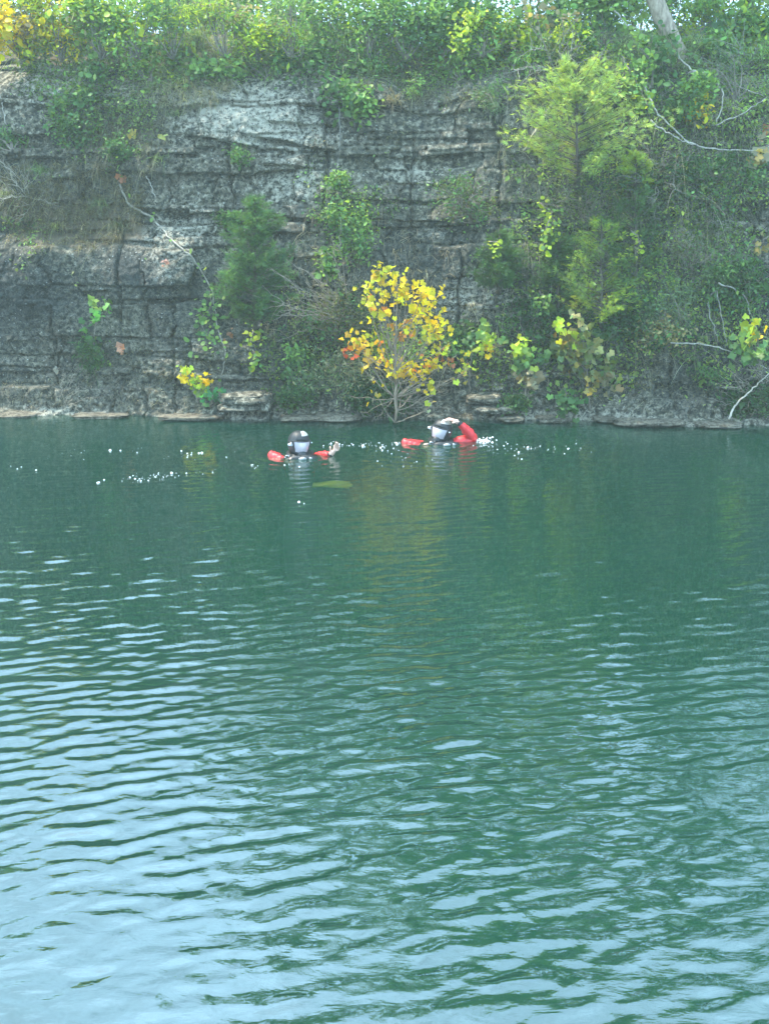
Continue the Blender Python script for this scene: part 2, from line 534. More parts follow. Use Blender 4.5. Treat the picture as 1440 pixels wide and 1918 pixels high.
for b in range(1, len(bounds) + 1):
    msk = bi == b
    if not msk.any(): continue
    th = bounds[min(b, len(bounds) - 1)] - bounds[b - 1]
    j = [-24]
    while j[-1] < 24: j.append(j[-1] + rb.uniform(.15, .8) * (.6 + 3.0 * max(th, .1)))
    j = np.array(j)
    k = np.searchsorted(j, xw[msk])
    offs = rb.normal(0, .05, len(j) + 2) + rb.normal(0, .02)
    off[msk] = offs[k]
    dj = np.minimum(np.abs(xw[msk] - j[np.clip(k - 1, 0, len(j) - 1)]), np.abs(xw[msk] - j[np.clip(k, 0, len(j) - 1)]))
    crack[msk] = np.exp(-(dj / .012) ** 2) * .085 * rb.uniform(.2, 1.2, len(j) + 2)[k]
lo = bounds[np.clip(bi - 1, 0, len(bounds) - 1)]; hi = bounds[np.clip(bi, 0, len(bounds) - 1)]
dh = np.minimum(wz - lo, hi - wz)
cm = sstep(-.05, .45, fbm(GX * .9, GZ * 3.1, 9, 3))
crack = crack + np.exp(-(dh / .012) ** 2) * .06 * cm
big = .20 * fbm(GX * .45, GZ * .5, 1, 3) + .09 * fbm(GX * 1.3, GZ * 1.7, 6, 3)
LEAN = .25
Yb = base_y(GX) + LEAN * np.clip(GZ, -1, 9) + big * sstep(0, .6, GZ)
rough_mask = sstep(-.15, .3, fbm(GX * .7, GZ * .8, 4, 2) + .25 * sstep(2.6, .8, GZ))
fine = .024 * fbm(GX * 9, GZ * 10, 7, 4, .65) + .05 * (np.abs(fbm(GX * 3.0, GZ * 3.3, 5, 4, .6)) - .2) + (.3 + .7 * rough_mask) * .085 * (np.abs(fbm(GX * 11, GZ * 12, 8, 3, .65)) - .22)
Y = Yb - off * 1.1 + crack + fine + .5 * sstep(3.75, TOPZ, GZ) ** 2 * (.8 + fbm(GX * .8, GX * 0, 4, 3))
# hand placed ledges
for pl, dep, over in LEDGES:
    pw = np.array([tuple(P(px, py, 13.0 + (780 - py) / 700 * 1.0)) for px, py in pl])
    zl = np.interp(GX, pw[:, 0], pw[:, 2]) + .014 * fbm(GX * 5, GX * 0, 3, 3)
    e = sstep(0, .18, (GX - pw[0, 0])) * sstep(0, .18, (pw[-1, 0] - GX))
    d = GZ - zl
    under = np.where(d < 0, np.exp(d / (.06 + .3 * dep)), np.exp(-(d / .008) ** 2))
    Y += e * dep * under * (.7 + .5 * fbm(GX * 3, GX * 0 + dep * 40, 2, 2))
    Y -= e * over * np.where(d > 0, np.exp(-d / .10), 0)
for jx, z0, z1, dp in [(-4.3, .2, 1.3, .10), (-3.35, 1.2, 2.2, .12), (-2.7, .1, 1.0, .10), (-1.95, 2.3, 3.3, .10), (-1.55, 1.0, 1.6, .10), (-.75, 2.6, 3.9, .16), (-.5, .8, 1.7, .12), (.35, 2.0, 3.4, .10), (.95, .4, 2.0, .14), (1.45, 2.4, 3.7, .12), (-3.9, 2.6, 3.8, .12), (3.6, .2, 1.4, .12), (2.6, 1.6, 2.6, .1)]:
    xx = jx + .07 * fbm(GZ * 2.6, GZ * 0 + jx, 3, 4)
    Y += dp * np.exp(-((GX - xx) / .016) ** 2) * sstep(z0 - .1, z0, GZ) * sstep(z1 + .1, z1, GZ)
# shelf at the waterline: pale washed ledge jutting a little
sh = sstep(.06, .01, GZ + .07 * fbm(GX * 3, GX * 0, 4, 3)) * (.04 + .14 * sstep(-.2, .3, fbm(GX * .8, GX * 0 + 3, 5, 3)))
Y -= sh
# dirt ledge on the left, mid height (grass covered)
lg = np.exp(-((GX + 4.2) / 1.35) ** 2)
Y -= lg * .30 * sstep(2.35, 2.0, GZ) * sstep(.6, 1.8, GZ)
Y = np.where(GX > 5.6, Y, Y)
# plateau rows behind the edge
tt_ = np.array([.05, .12, .22, .4, .7, 1.1, 1.8, 3, 5, 9, 16, 30, 60])
PY = Y[-1][None, :] + tt_[:, None]
PZ = TOPZ + .28 * np.clip(tt_, 0, 3)[:, None] + .10 * fbm(np.broadcast_to(xs, PY.shape) * .8, PY * .8, 2, 3) * np.clip(tt_, 0, 1)[:, None]
EDGE = .26 * fbm(xs * .9, xs * 0, 2, 4)
PZ = PZ + EDGE[None, :]
AX = np.concatenate([GX, np.broadcast_to(xs, PY.shape)]); AY = np.concatenate([Y, PY]); AZ = np.concatenate([GZ + EDGE[None, :] * sstep(3.4, TOPZ, GZ), PZ])
# stains: r pale lichen, g dark algae, b soil
def blob(cx, cz, rx, rz, gx=GX, gz=GZ):
    return np.exp(-(((gx - cx) / rx) ** 2 + ((gz - cz) / rz) ** 2))
def blobpx(px, py, w, h):
    p = P(px, py, 13.0 + (780 - py) / 700 * 1.0)
    return blob(p.x, p.z, w / 145., h / 145.)
pale = .10 + .25 * fbm(GX * .6, GZ * .9, 5, 3)
for a in [(430, 200, 120, 45), (530, 250, 90, 40), (350, 420, 80, 35), (560, 340, 80, 40), (60, 120, 110, 30), (300, 500, 90, 50), (120, 170, 120, 30), (760, 330, 60, 30), (820, 440, 30, 15), (1290, 430, 70, 40), (860, 560, 70, 40)]:
    pale = pale + .42 * blobpx(*a)
wl = sstep(.17, .05, GZ + .05 * fbm(GX * 2.5, GZ * 3, 3, 3)) * sstep(-.15, .0, GZ)
pale = pale + .28 * wl * (.75 + .5 * fbm(GX * 1.2, GZ * 0, 6, 2))
darkA = .06 + .42 * fbm(GX * .8, GZ * .9, 8, 3) + .18 * sstep(3.2, 1.0, GZ)
for a in [(800, 480, 130, 70), (60, 560, 140, 90), (900, 640, 120, 70), (250, 500, 60, 50), (1280, 600, 150, 100)]:
    darkA = darkA + .30 * blobpx(*a)
darkA = darkA * (1 - .9 * wl) - .35 * sstep(.5, .9, pale)
soil = .1 * fbm(GX, GZ, 2, 3)
for a in [(80, 400, 150, 60), (180, 430, 120, 30), (330, 130, 120, 60), (200, 250, 110, 50), (740, 110, 160, 30), (1050, 130, 200, 40), (1300, 330, 140, 60)]:
    soil = soil + .75 * blobpx(*a)
cc = np.stack([pale, darkA, soil], -1).reshape(-1, 3)
pc = np.zeros((PY.size, 3)); pc[:, 2] = 1; pc[:, 1] = .2
nr, nc = AX.shape
ii = np.arange(nr - 1)[:, None] * nc + np.arange(nc - 1)[None, :]
quads = np.stack([ii, ii + 1, ii + nc + 1, ii + nc], -1).reshape(-1, 4)
mb = MB(); mb.add(np.stack([AX, AY, AZ], -1).reshape(-1, 3), quads, None, np.concatenate([cc, pc]))
cliff = mb.build('cliff', M_ROCK, smooth=False)
tag(cliff, 'grey layered limestone cliff rising out of the quarry lake', 'cliff', kind='structure')

def cy_at(x, z):
    """y of the cliff surface"""
    i = int(np.clip(np.searchsorted(xs, x), 1, len(xs) - 1)); j = int(np.clip(np.searchsorted(zs, z), 0, len(zs) - 1))
    return float(Y[j, i])
def PC(px, py):
    y = 13.3
    for _ in range(8):
        p = P(px, py, y)
        y = .5 * y + .5 * cy_at(p.x, min(max(p.z, 0), TOPZ))
    return P(px, py, y)
PXM = 1900 / 13.2 # photo px per metre near the cliff

# ------------------------------------------------------------------ lake
wx = np.concatenate([np.linspace(-45, -6, 60), np.arange(-5.9, 5.9, .021), np.linspace(6, 45, 60)])
wy = np.concatenate([np.linspace(-30, 1.6, 30), np.arange(1.7, 6.5, .0165), np.arange(6.5, 14.3, .024)])
WX, WY = np.meshgrid(wx, wy)
rw = np.random.default_rng(5)
H = np.zeros_like(WX)
def waves(n, lmin, lmax, ang, spr, slope):
    h = np.zeros_like(WX)
    lam = np.exp(rw.uniform(math.log(lmin), math.log(lmax), n))
    for l in lam:
        a = R(rw.normal(ang, spr)); k = 2 * math.pi / l
        ph = k * (-math.sin(a) * WX + math.cos(a) * WY) + rw.uniform(0, 6.28)
        # gentle phase warp so that crests are short and curved
        h += np.sin(ph + WARP * k * .12) / k
    return h * slope * math.sqrt(2.0 / n)
WARP = .22 * fbm(WX * .5, WY * .5, 2, 2) + .07 * fbm(WX * 1.6, WY * 1.6, 3, 2)
patch = .75 + .5 * fbm(WX * .35, WY * .45, 6, 3)
amp = sstep(11.8, 7.6, WY) * .80 + .20
H += waves(14, .24, .42, 20, 16, .026) * amp
H += waves(44, .085, .17, 16, 17, .106) * (.1 + .9 * amp)
H += waves(40, .055, .09, 10, 24, .070) * (.28 + .72 * amp)
H += waves(24, .09, .16, -12, 40, .030) * sstep(8, 3, WY)
H += waves(30, .04, .055, 4, 34, .036) * (.3 + .7 * amp)
H *= patch
# ring ripples spreading from the divers
D1 = Pz(561, 852); D2 = Pz(826, 827)
for D, s in ((D1, 1.0), (D2, 1.2)):
    r = np.hypot(WX - D.x, WY - D.y)
    H += s * .0042 * np.sin(r * 2 * math.pi / .17) * np.exp(-r / .9)
fade = sstep(-6.0, -5.6, WX) * sstep(6.0, 5.6, WX) * sstep(1.2, 1.8, WY) 
H *= fade
nr, nc = WX.shape
ii = np.arange(nr - 1)[:, None] * nc + np.arange(nc - 1)[None, :]
quads = np.stack([ii, ii + 1, ii + nc + 1, ii + nc], -1).reshape(-1, 4)
mb = MB(); mb.add(np.stack([WX, WY, H], -1).reshape(-1, 3), quads)
lake = mb.build('lake_water', M_WATER, smooth=True)
tag(lake, 'rippled teal green quarry lake water', 'water', kind='structure')
mb = MB(); mb.add([(-45, -30, -3.1), (45, -30, -3.1), (45, 16, -3.1), (-45, 16, -3.1)], [(0, 1, 2, 3)])
bed = mb.build('lake_bed', mat_simple('lake_silt', (.008, .03, .022), .9, .1, bscale=2))
tag(bed, 'dark silty bed under the lake', 'lake bed', kind='structure')

# ------------------------------------------------------------------ colours (albedo)
G_DEEP = (.050, .110, .030); G_MID = (.12, .23, .065); G_LIGHT = (.27, .42, .10); G_YEL = (.46, .56, .04)
G_CEDAR = (.10, .18, .045); G_CEDARL = (.30, .40, .07); YEL = (.90, .62, .012); ORG = (.70, .22, .03); RED = (.62, .10, .04)
G_GREY = (.20, .27, .13); TAN = (.36, .29, .17); DRY = (.20, .15, .09); TWIG = (.30, .25, .19); BARKD = (.11, .085, .06); PALEBARK = (.46, .37, .27)

# ------------------------------------------------------------------ plant builders
def shrub(seed, name, label, px, py, w, h, leafkind='oval', size=.045, n=1400, cols=((G_MID, 1),), cat='shrub', group=None,
          k=12, sig=.16, out=.16, depth=.4, twig=TWIG, twr=.006, stems=True, y=None, flat=.8, base=None):
    """px,py: centre of the crown in the photograph; w,h: size there; rooted on the cliff under the crown"""
    rng = np.random.default_rng(seed)
    if y is None:
        c = PC(px, py + h * .1)
        yy = c.y - out
    else:
        yy = y
    c = P(px, py, yy); s = 1 / (F / (yy * CP + 2.0 * 0 + .0) )
    s = yy / F
    W, Hh = w * s / 2, h * s / 2
    if base is None:
        if y is None:
            b = PC(px + rng.uniform(-.15, .15) * w, min(py + h * .42, 775)); b = Vector((b.x, b.y + .03, b.z))
        else:
            b = Vector((c.x, yy, max(c.z - Hh - .3, TOPZ)))
    else:
        b = Vector(base)
    root = empty(name, b, label, cat, group)
    cen = []
    while len(cen) < k:
        q = rng.uniform(-1, 1, 3)
        if (q ** 2).sum() < 1: cen.append(q * rng.uniform(.75, 1.0))
    cen = np.array(cen) * np.array([W, max(W, Hh) * depth, Hh]) + np.array(c)
    fm = MB(); sm = MB()
    wts = rng.dirichlet(np.ones(k) * 2.5)
    tot = sum(x[1] for x in cols)
    cluster_col = rng.choice(len(cols), k, p=[x[1] / tot for x in cols])
    for i in range(k):
        ni = max(6, int(n * wts[i]))
        sg = sig * (W + Hh) * rng.uniform(.6, 1.3)
        pp = cen[i] + rng.normal(0, 1, (ni, 3)) * np.array([sg, sg * .8, sg * flat])
        leaves(fm, leafkind, pp, size, cols[cluster_col[i]][0], rng, spread=.9, along=(0, -.2, -.35), aspread=.9, cvar=.28)
        if stems:
            mid = (np.array(b) + cen[i]) / 2 + rng.normal(0, .12 * (W + Hh), 3) + np.array([0, -.05, .05])
            pts = wobble(bez(b, mid, cen[i], 8), .008, rng)
            tube(sm, pts, np.linspace(twr * 1.6, twr * .4, 8), 4, twig)
            for _ in range(3):
                e = cen[i] + rng.normal(0, sg * 1.1, 3)
                tube(sm, wobble(bez(pts[5], (pts[5] + e) / 2 + rng.normal(0, .03, 3), e, 5), .006, rng), np.linspace(twr * .6, twr * .25, 5), 3, twig, cap=False)
    if stems: sm.build('stem', M_BARK, root)
    fm.build('foliage', M_LEAF, root)
    return root

def cedar(seed, label, px, py_top, py_bot, w, cols, n_b=90, size=.07, dens=1.0, out=.35, lean=0.0, group=None, gap=.12):
    rng = np.random.default_rng(seed)
    b0 = PC(px, min(py_bot + 5, 778)); yb = b0.y - out
    base = Vector((b0.x, b0.y + .03, b0.z)); s = yb / F
    top = P(px + lean, py_top, yb - .05)
    bot = P(px, py_bot, yb)
    root = empty('cedar_tree', base, label, 'cedar', group)
    tr = MB(); fo = MB()
    path = smooth_path([base, (bot * .75 + base * .25), bot * .8 + top * .2, bot * .4 + top * .6, top], 14)
    path = wobble(path, .006, rng)
    Ht = (top - bot).length
    tube(tr, path, np.linspace(.032, .006, 14), 6, BARKD)
    Wm = w * s / 2
    for i in range(n_b):
        t = rng.uniform(0.02, 1) ** .9
        a = rng.uniform(0, 2 * math.pi)
        p0 = np.array(bot) * (1 - t) + np.array(top) * t
        prof = (1 - t) ** .65 * (.55 + .45 * min(1, t * 4)) + .06
        Lb = Wm * prof * (rng.uniform(.45, 1.05) if rng.random() < .8 else rng.uniform(1.05, 1.4))
        d = np.array([math.cos(a), math.sin(a) * .75 - .1, .25 + .5 * t])
        e = p0 + d * Lb
        pts = bez(p0, p0 + d * Lb * .5 + np.array([0, 0, -.06 * Lb]), e, 6)
        tube(tr, pts, np.linspace(.007, .002, 6), 3, BARKD, cap=False)
        m = int((10 + 62 * Lb / max(Wm, .01)) * dens)
        tt = rng.uniform(.2, 1.03, m) ** .8
        pp = np.stack([np.interp(tt, np.linspace(0, 1, 6), pts[:, q]) for q in range(3)], 1) + rng.normal(0, .012 + .042 * Lb, (m, 3))
        ci = rng.random()
        c = np.array(cols[0]) * (1 - ci) + np.array(cols[1]) * ci
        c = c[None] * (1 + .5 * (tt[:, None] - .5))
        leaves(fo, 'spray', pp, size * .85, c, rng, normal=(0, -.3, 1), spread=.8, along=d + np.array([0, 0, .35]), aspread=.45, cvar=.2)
    tr.build('trunk', M_BARK, root); fo.build('foliage', M_LEAF, root)
    return root

def vine(seed, name, label, pts_px, leafkind='round', size=.06, n=80, col=((G_LIGHT), 1), cols=None, r=.006, offm=.06, group=None, cat='vine', barkc=TWIG, spreadm=.06, leafy=True):
    rng = np.random.default_rng(seed)
    size *= .68; n = int(n * 1.6)
    pw = []
    for q in pts_px:
        px, py = q[0], q[1]; o = q[2] if len(q) > 2 else offm
        p = PC(px, py) if py > 100 else P(px, py, 13.9)
        yy = p.y - o
        pw.append(P(px, py, yy))
    path = smooth_path(pw, max(12, 5 * len(pw)))
    path = wobble(path, .007, rng)
    root = empty(name, Vector(path[0]), label, cat, group)
    sm = MB(); tube(sm, path, np.linspace(r * 1.3, r * .6, len(path)), 5, barkc)
    sm.build('stem', M_BARK, root)
    if leafy:
        fm = MB()
        cols = cols or ((G_LIGHT, 1),)
        tot = sum(c[1] for c in cols)
        idx = rng.uniform(.04, 1, n) * (len(path) - 1)
        pp = np.stack([np.interp(idx, np.arange(len(path)), path[:, q]) for q in range(3)], 1) + rng.normal(0, spreadm, (n, 3)) * np.array([1, .5, 1])
        ch = rng.choice(len(cols), n, p=[c[1] / tot for c in cols])
        cl = np.array([cols[i][0] for i in ch])
        leaves(fm, leafkind, pp, size, cl, rng, normal=(0, -.8, .7), spread=.5, along=(0, -.2, -.6), aspread=.6, cvar=.15)
        fm.build('foliage', M_LEAF, root)
    return root

def sapling(seed, label, base_px, top_px, clusters, size=.12, per=7, cols=((YEL, 1),), sig=.08, out=.15, trunkc=TWIG, r=.014, group=None, cat='sapling', basey=None, extra=0, kind='syc'):
    """clusters: (px, py[, colour])"""
    rng = np.random.default_rng(seed)
    size *= .66; per = int(per * 1.9); sig *= 1.1
    if basey is None:
        b = PC(base_px[0], min(base_px[1], 772)); b = Vector((b.x, b.y + .02, b.z)); yb = b.y - out
    else:
        b = P(base_px[0], base_px[1], basey); yb = basey
    root = empty('sycamore_sapling', b, label, cat, group)
    top = np.array(P(top_px[0], top_px[1], yb))
    tr = MB(); fo = MB()
    path = wobble(smooth_path([b, np.array(b) * .6 + top * .4 + np.array([0, -.03, 0]), top], 12), .008, rng)
    tube(tr, path, np.linspace(r, r * .3, 12), 6, trunkc)
    tot = sum(c[1] for c in cols)
    for cl in clusters:
        yy = yb + rng.normal(0, .12)
        c = np.array(P(cl[0], cl[1], min(yy, yb + .12)))
        cc_ = cl[2] if len(cl) > 2 else cols[rng.choice(len(cols), p=[q[1] / tot for q in cols])][0]
        # branch from the trunk, starting lower down
        hfrac = np.clip((c[2] - b.z) / max(top[2] - b.z, .05) * rng.uniform(.35, .75), .05, .95)
        p0 = path[int(hfrac * 11)]
        mid = (p0 + c) / 2 + np.array([(c[0] - p0[0]) * .15, 0, -.05])
        tube(tr, wobble(bez(p0, mid, c, 8), .006, rng), np.linspace(r * .42, r * .14, 8), 4, trunkc)
        k = int(cl[3] * 1.8) if len(cl) > 3 else per
        pp = c + rng.normal(0, sig, (k, 3))
        leaves(fo, kind, pp, size, cc_, rng, normal=(.1, -.9, .45), spread=.75, along=(0, -.1, -.7), aspread=.7, cvar=.24, hue=.13, sizevar=.25)
    for _ in range(extra):
        i = rng.integers(1, 7); e = path[i] + rng.normal(0, .28, 3) * np.array([1.3, .6, .8])
        tube(tr, wobble(bez(path[i], (path[i] + e) / 2 + np.array([0, 0, -.05]), e, 6), .01, rng), np.linspace(r * .3, r * .1, 6), 3, trunkc, cap=False)
    tr.build('trunk', M_BARK, root); fo.build('foliage', M_LEAF, root)
    return root

def twigs(seed, name, label, base_px, targets, r=.007, sub=5, colr=TWIG, out=.25, group=None, cat='bare branches', subl=.3, droop=.0):
    rng = np.random.default_rng(seed)
    b = PC(*base_px); b = Vector((b.x, b.y + .02, b.z))
    root = empty(name, b, label, cat, group)
    m = MB()
    for t in targets:
        e = np.array(P(t[0], t[1], b.y - out * rng.uniform(.5, 1.4)))
        mid = (np.array(b) + e) / 2 + rng.normal(0, .08, 3) + np.array([0, -.08, droop])
        pts = wobble(bez(b, mid, e, 14), .011, rng)
        tube(m, pts, np.linspace(r, r * .3, 14), 4, np.array(colr) * rng.uniform(.8, 1.15))
        for _ in range(sub):
            i = rng.integers(4, 13); d = (pts[-1] - pts[0]); d = d / np.linalg.norm(d) + rng.normal(0, .55, 3)
            e2 = pts[i] + d * subl * rng.uniform(.4, 1)
            tube(m, wobble(bez(pts[i], (pts[i] + e2) / 2 + rng.normal(0, .03, 3), e2, 7), .007, rng), np.linspace(r * .5, r * .2, 7), 3, np.array(colr) * rng.uniform(.8, 1.15), cap=False)
    m.build('twigs', M_BARK, root)
    return root

def tuft(seed, label, px, py, n=60, length=.28, col=(.22, .28, .09), group='grass tufts on the cliff', width=.007, droop=.8, bs=.05, y=None):
    rng = np.random.default_rng(seed)
    b = PC(px, py) if y is None else P(px, py, y)
    m = MB(); blades(m, np.array(b), n, length, width, col, rng, lean=(0, -.7, 0), spread=.55, droop=droop, basespread=bs)
    o = m.build('grass_tuft', M_LEAF, None, loc=tuple(b))
    return tag(o, label, 'grass tuft', group)

# ------------------------------------------------------------------ the big plants of the cliff face
# 1. yellow sycamore sapling in the water at the foot of the cliff
Yc = YEL; GY = (.62, .56, .03)
cl = [(712, 505, GY), (705, 522, Yc), (738, 512, GY), (745, 535, Yc), (722, 545, Yc), (765, 542, Yc), (790, 540, Yc), (798, 560, Yc), (770, 560, Yc), (752, 556, Yc), (808, 548, Yc), (797, 575, Yc),
      (700, 545, GY), (708, 562, ORG, 4), (705, 580, Yc), (716, 592, Yc), (690, 560, GY), (775, 592, Yc), (792, 596, Yc), (822, 600, Yc), (818, 612, Yc), (745, 612, (.72, .36, .03)), (756, 622, ORG, 4), (768, 615, Yc),
      (670, 632, Yc), (665, 645, (.85, .42, .03)), (658, 655, RED, 5), (680, 640, Yc), (810, 632, Yc), (802, 628, GY), (690, 662, (.7, .45, .05)), (702, 672, Yc), (712, 668, ORG, 3),
      (733, 690, Yc), (745, 688, Yc), (757, 696, Yc), (768, 692, (.72, .42, .04)), (780, 690, Yc), (790, 680, Yc), (800, 677, ORG, 5), (810, 680, Yc), (822, 668, ORG, 4), (828, 660, GY), (838, 672, (.6, .2, .1), 3),
      (870, 700, (.55, .42, .06), 6), (878, 690, G_YEL, 5), (792, 715, Yc, 5), (815, 727, GY, 4), (704, 732, Yc, 3), (855, 665, GY, 4), (845, 640, GY, 3), (812, 753, (.7, .6, .3), 2)]
sapling(21, 'yellow and orange leaved sycamore sapling standing in the water behind the divers', (740, 792), (742, 520), cl, size=.092, per=8, sig=.066, basey=12.25, r=.017, extra=14, trunkc=(.36, .28, .19))
shrub(22, 'shrub', 'fine yellow green bush glowing inside the yellow sapling', 752, 655, 130, 110, 'lance', .05, 1700, ((G_YEL, 2), (G_LIGHT, 2), ((.4, .36, .12), 1)), k=16, out=.25)
shrub(23, 'shrub', 'grey green narrow leaved shrub left of the yellow sapling', 630, 695, 130, 110, 'lance', .06, 2400, ((G_GREY, 3), (G_LIGHT, 1), ((.42, .38, .22), 1.3)), k=16, out=.25)
shrub(24, 'shrub', 'dark green bush at the waterline under the yellow sapling', 700, 742, 110, 60, 'oval', .05, 1500, ((G_MID, 2), (G_DEEP, 2)), k=10, out=.15)
shrub(25, 'shrub', 'mixed green and brown bush behind the tangle of dry branches', 640, 600, 150, 120, 'oval', .04, 2200, ((G_MID, 2), ((.17, .17, .07), 2), (TAN, .6)), k=18, out=.22)
shrub(26, 'climbing_vine', 'green climbing vine with pinkish dry leaves above the yellow sapling', 668, 462, 90, 90, 'oval', .045, 900, ((G_LIGHT, 2), (G_MID, 2), ((.45, .28, .2), .7)), cat='vine', k=11, out=.15)
shrub(27, 'climbing_vine', 'green leafy vine hanging above the dry branch tangle', 615, 500, 34, 80, 'round', .05, 260, ((G_LIGHT, 2), (G_MID, 1)), cat='vine', k=7, out=.2)
twigs(28, 'dry_branches', 'tangle of bare tan branches between the dark cedar and yellow sapling', (665, 610), [(520, 560), (530, 515), (540, 575), (560, 590), (575, 530), (600, 500), (555, 548), (580, 610), (610, 550), (515, 590), (620, 470), (635, 455), (590, 575), (560, 500)], r=.008, sub=9, colr=(.42, .34, .25), out=.45)
# 2. cedars
cedar(31, 'dark green cedar growing on the left middle of the cliff', 478, 376, 615, 160, (G_DEEP, G_MID), n_b=130, size=.06, dens=1.25, out=.30)
cedar(32, 'large sunlit yellow green cedar at the upper right', 1082, 130, 345, 270, (G_CEDARL, (.42, .50, .14)), n_b=95, size=.07, dens=1.0, out=.55, lean=-5)
cedar(33, 'bright tipped cedar under the large upper right cedar', 1125, 415, 620, 190, (G_CEDAR, G_YEL), n_b=75, size=.055, dens=.75, out=.4)
cedar(34, 'dark cedar half hidden behind the bright tipped cedar', 1190, 360, 560, 190, (G_DEEP, G_CEDAR), n_b=60, size=.055, dens=.8, out=.15)
cedar(35, 'small dim cedar left of the bright tipped cedar', 1045, 440, 590, 110, (G_DEEP, G_CEDAR), n_b=80, size=.055, out=.15)
cedar(36, 'small cedar sprig under the right side of the large upper cedar', 1190, 290, 350, 70, (G_CEDARL, G_YEL), n_b=30, size=.05, out=.3)
cedar(37, 'low feathery cedar with yellow leaves on it left of the far right ledge', 935, 440, 545, 110, (G_DEEP, G_CEDAR), n_b=70, size=.055, out=.25)
# 3. saplings on the right and left
sg = 'young green saplings along the foot of the cliff'
sapling(41, 'sapling with broad green leaves right of the splashing diver', (985, 770), (984, 640), [(978, 640, G_YEL), (984, 660, G_LIGHT), (972, 668, G_LIGHT), (992, 675, G_LIGHT), (975, 685, G_MID), (985, 700, TAN), (995, 710, TAN), (1010, 668, G_MID)], size=.12, per=7, sig=.05, group=sg)
sapling(42, 'small bright green sapling above the red sleeved diver', (915, 690), (910, 605), [(911, 608, G_LIGHT), (905, 622, G_LIGHT), (915, 630, G_YEL), (903, 645, G_YEL), (918, 648, YEL, 4), (940, 635, G_LIGHT, 3)], size=.11, per=6, sig=.035, group=sg)
sapling(43, 'tall sapling with olive and brown drooping leaves at the lower right', (1105, 775), (1090, 600), [(1052, 610, G_YEL), (1060, 630, (.25, .2, .06)), (1085, 600, (.5, .45, .2), 4), (1100, 625, (.2, .24, .06)), (1075, 640, (.2, .24, .06)), (1045, 650, (.17, .2, .06)), (1060, 668, (.17, .2, .06)), (1090, 660, (.22, .24, .06)), (1110, 645, (.4, .38, .16)), (1095, 690, (.25, .25, .07)), (1105, 700, (.45, .4, .15)), (1075, 680, (.3, .2, .08)), (1100, 720, (.6, .42, .1), 5), (1135, 690, (.2, .26, .08)), (1140, 710, (.25, .2, .1))], size=.13, per=8, sig=.065, group=sg)
sapling(44, 'thin sapling with one large bright yellow leaf on top', (1125, 690), (1127, 555), [(1128, 556, (.75, .72, .02), 3), (1126, 575, G_YEL, 3), (1127, 590, G_YEL), (1130, 605, G_LIGHT), (1118, 575, (.2, .25, .06), 3), (1135, 620, G_MID)], size=.14, per=5, sig=.03, group=sg)
sapling(45, 'sapling with yellow green leaves at the right edge of the cliff', (1425, 720), (1415, 610), [(1412, 612, G_YEL), (1422, 625, YEL, 3), (1402, 630, G_LIGHT), (1392, 640, G_MID), (1415, 650, G_LIGHT), (1390, 660, G_MID), (1425, 660, G_MID)], size=.14, per=6, sig=.06, group=sg, out=.4)
sapling(46, 'low green sapling at the waterline under the olive sapling', (1060, 775), (1058, 725), [(1050, 730, G_LIGHT), (1065, 742, G_MID), (1075, 755, G_MID), (1048, 756, G_MID), (1062, 765, G_DEEP)], size=.10, per=9, sig=.06, group=sg)
sapling(47, 'leafy green sapling low on the left of the cliff', (175, 665), (180, 570), [(180, 572, G_LIGHT), (190, 580, (.1, .3, .06)), (178, 590, (.1, .3, .06)), (152, 608, G_LIGHT), (165, 615, (.12, .3, .06)), (185, 625, G_MID), (200, 562, G_LIGHT, 4), (170, 640, G_MID)], size=.13, per=5, sig=.045, group=sg)
sapling(48, 'yellow leaved sprout at the waterline on the left', (372, 760), (350, 690), [(345, 690, G_YEL), (350, 702, YEL), (358, 715, G_YEL), (372, 712, G_YEL), (382, 708, YEL), (386, 722, G_YEL), (376, 728, G_LIGHT)], size=.09, per=7, sig=.035, group=sg)
sapling(49, 'dark green lobed sprout just right of the yellow leaved sprout', (395, 765), (398, 735), [(388, 738, (.07, .26, .09)), (402, 740, (.07, .26, .09)), (396, 750, G_MID), (410, 745, (.07, .26, .09))], size=.10, per=5, sig=.035, group=sg)
sapling(50, 'pale green sapling under the yellow leaf clump on the right ledge', (880, 740), (878, 680), [(868, 650, G_MID), (850, 655, G_MID), (885, 640, G_MID)], size=.09, per=5, sig=.05, group=sg)
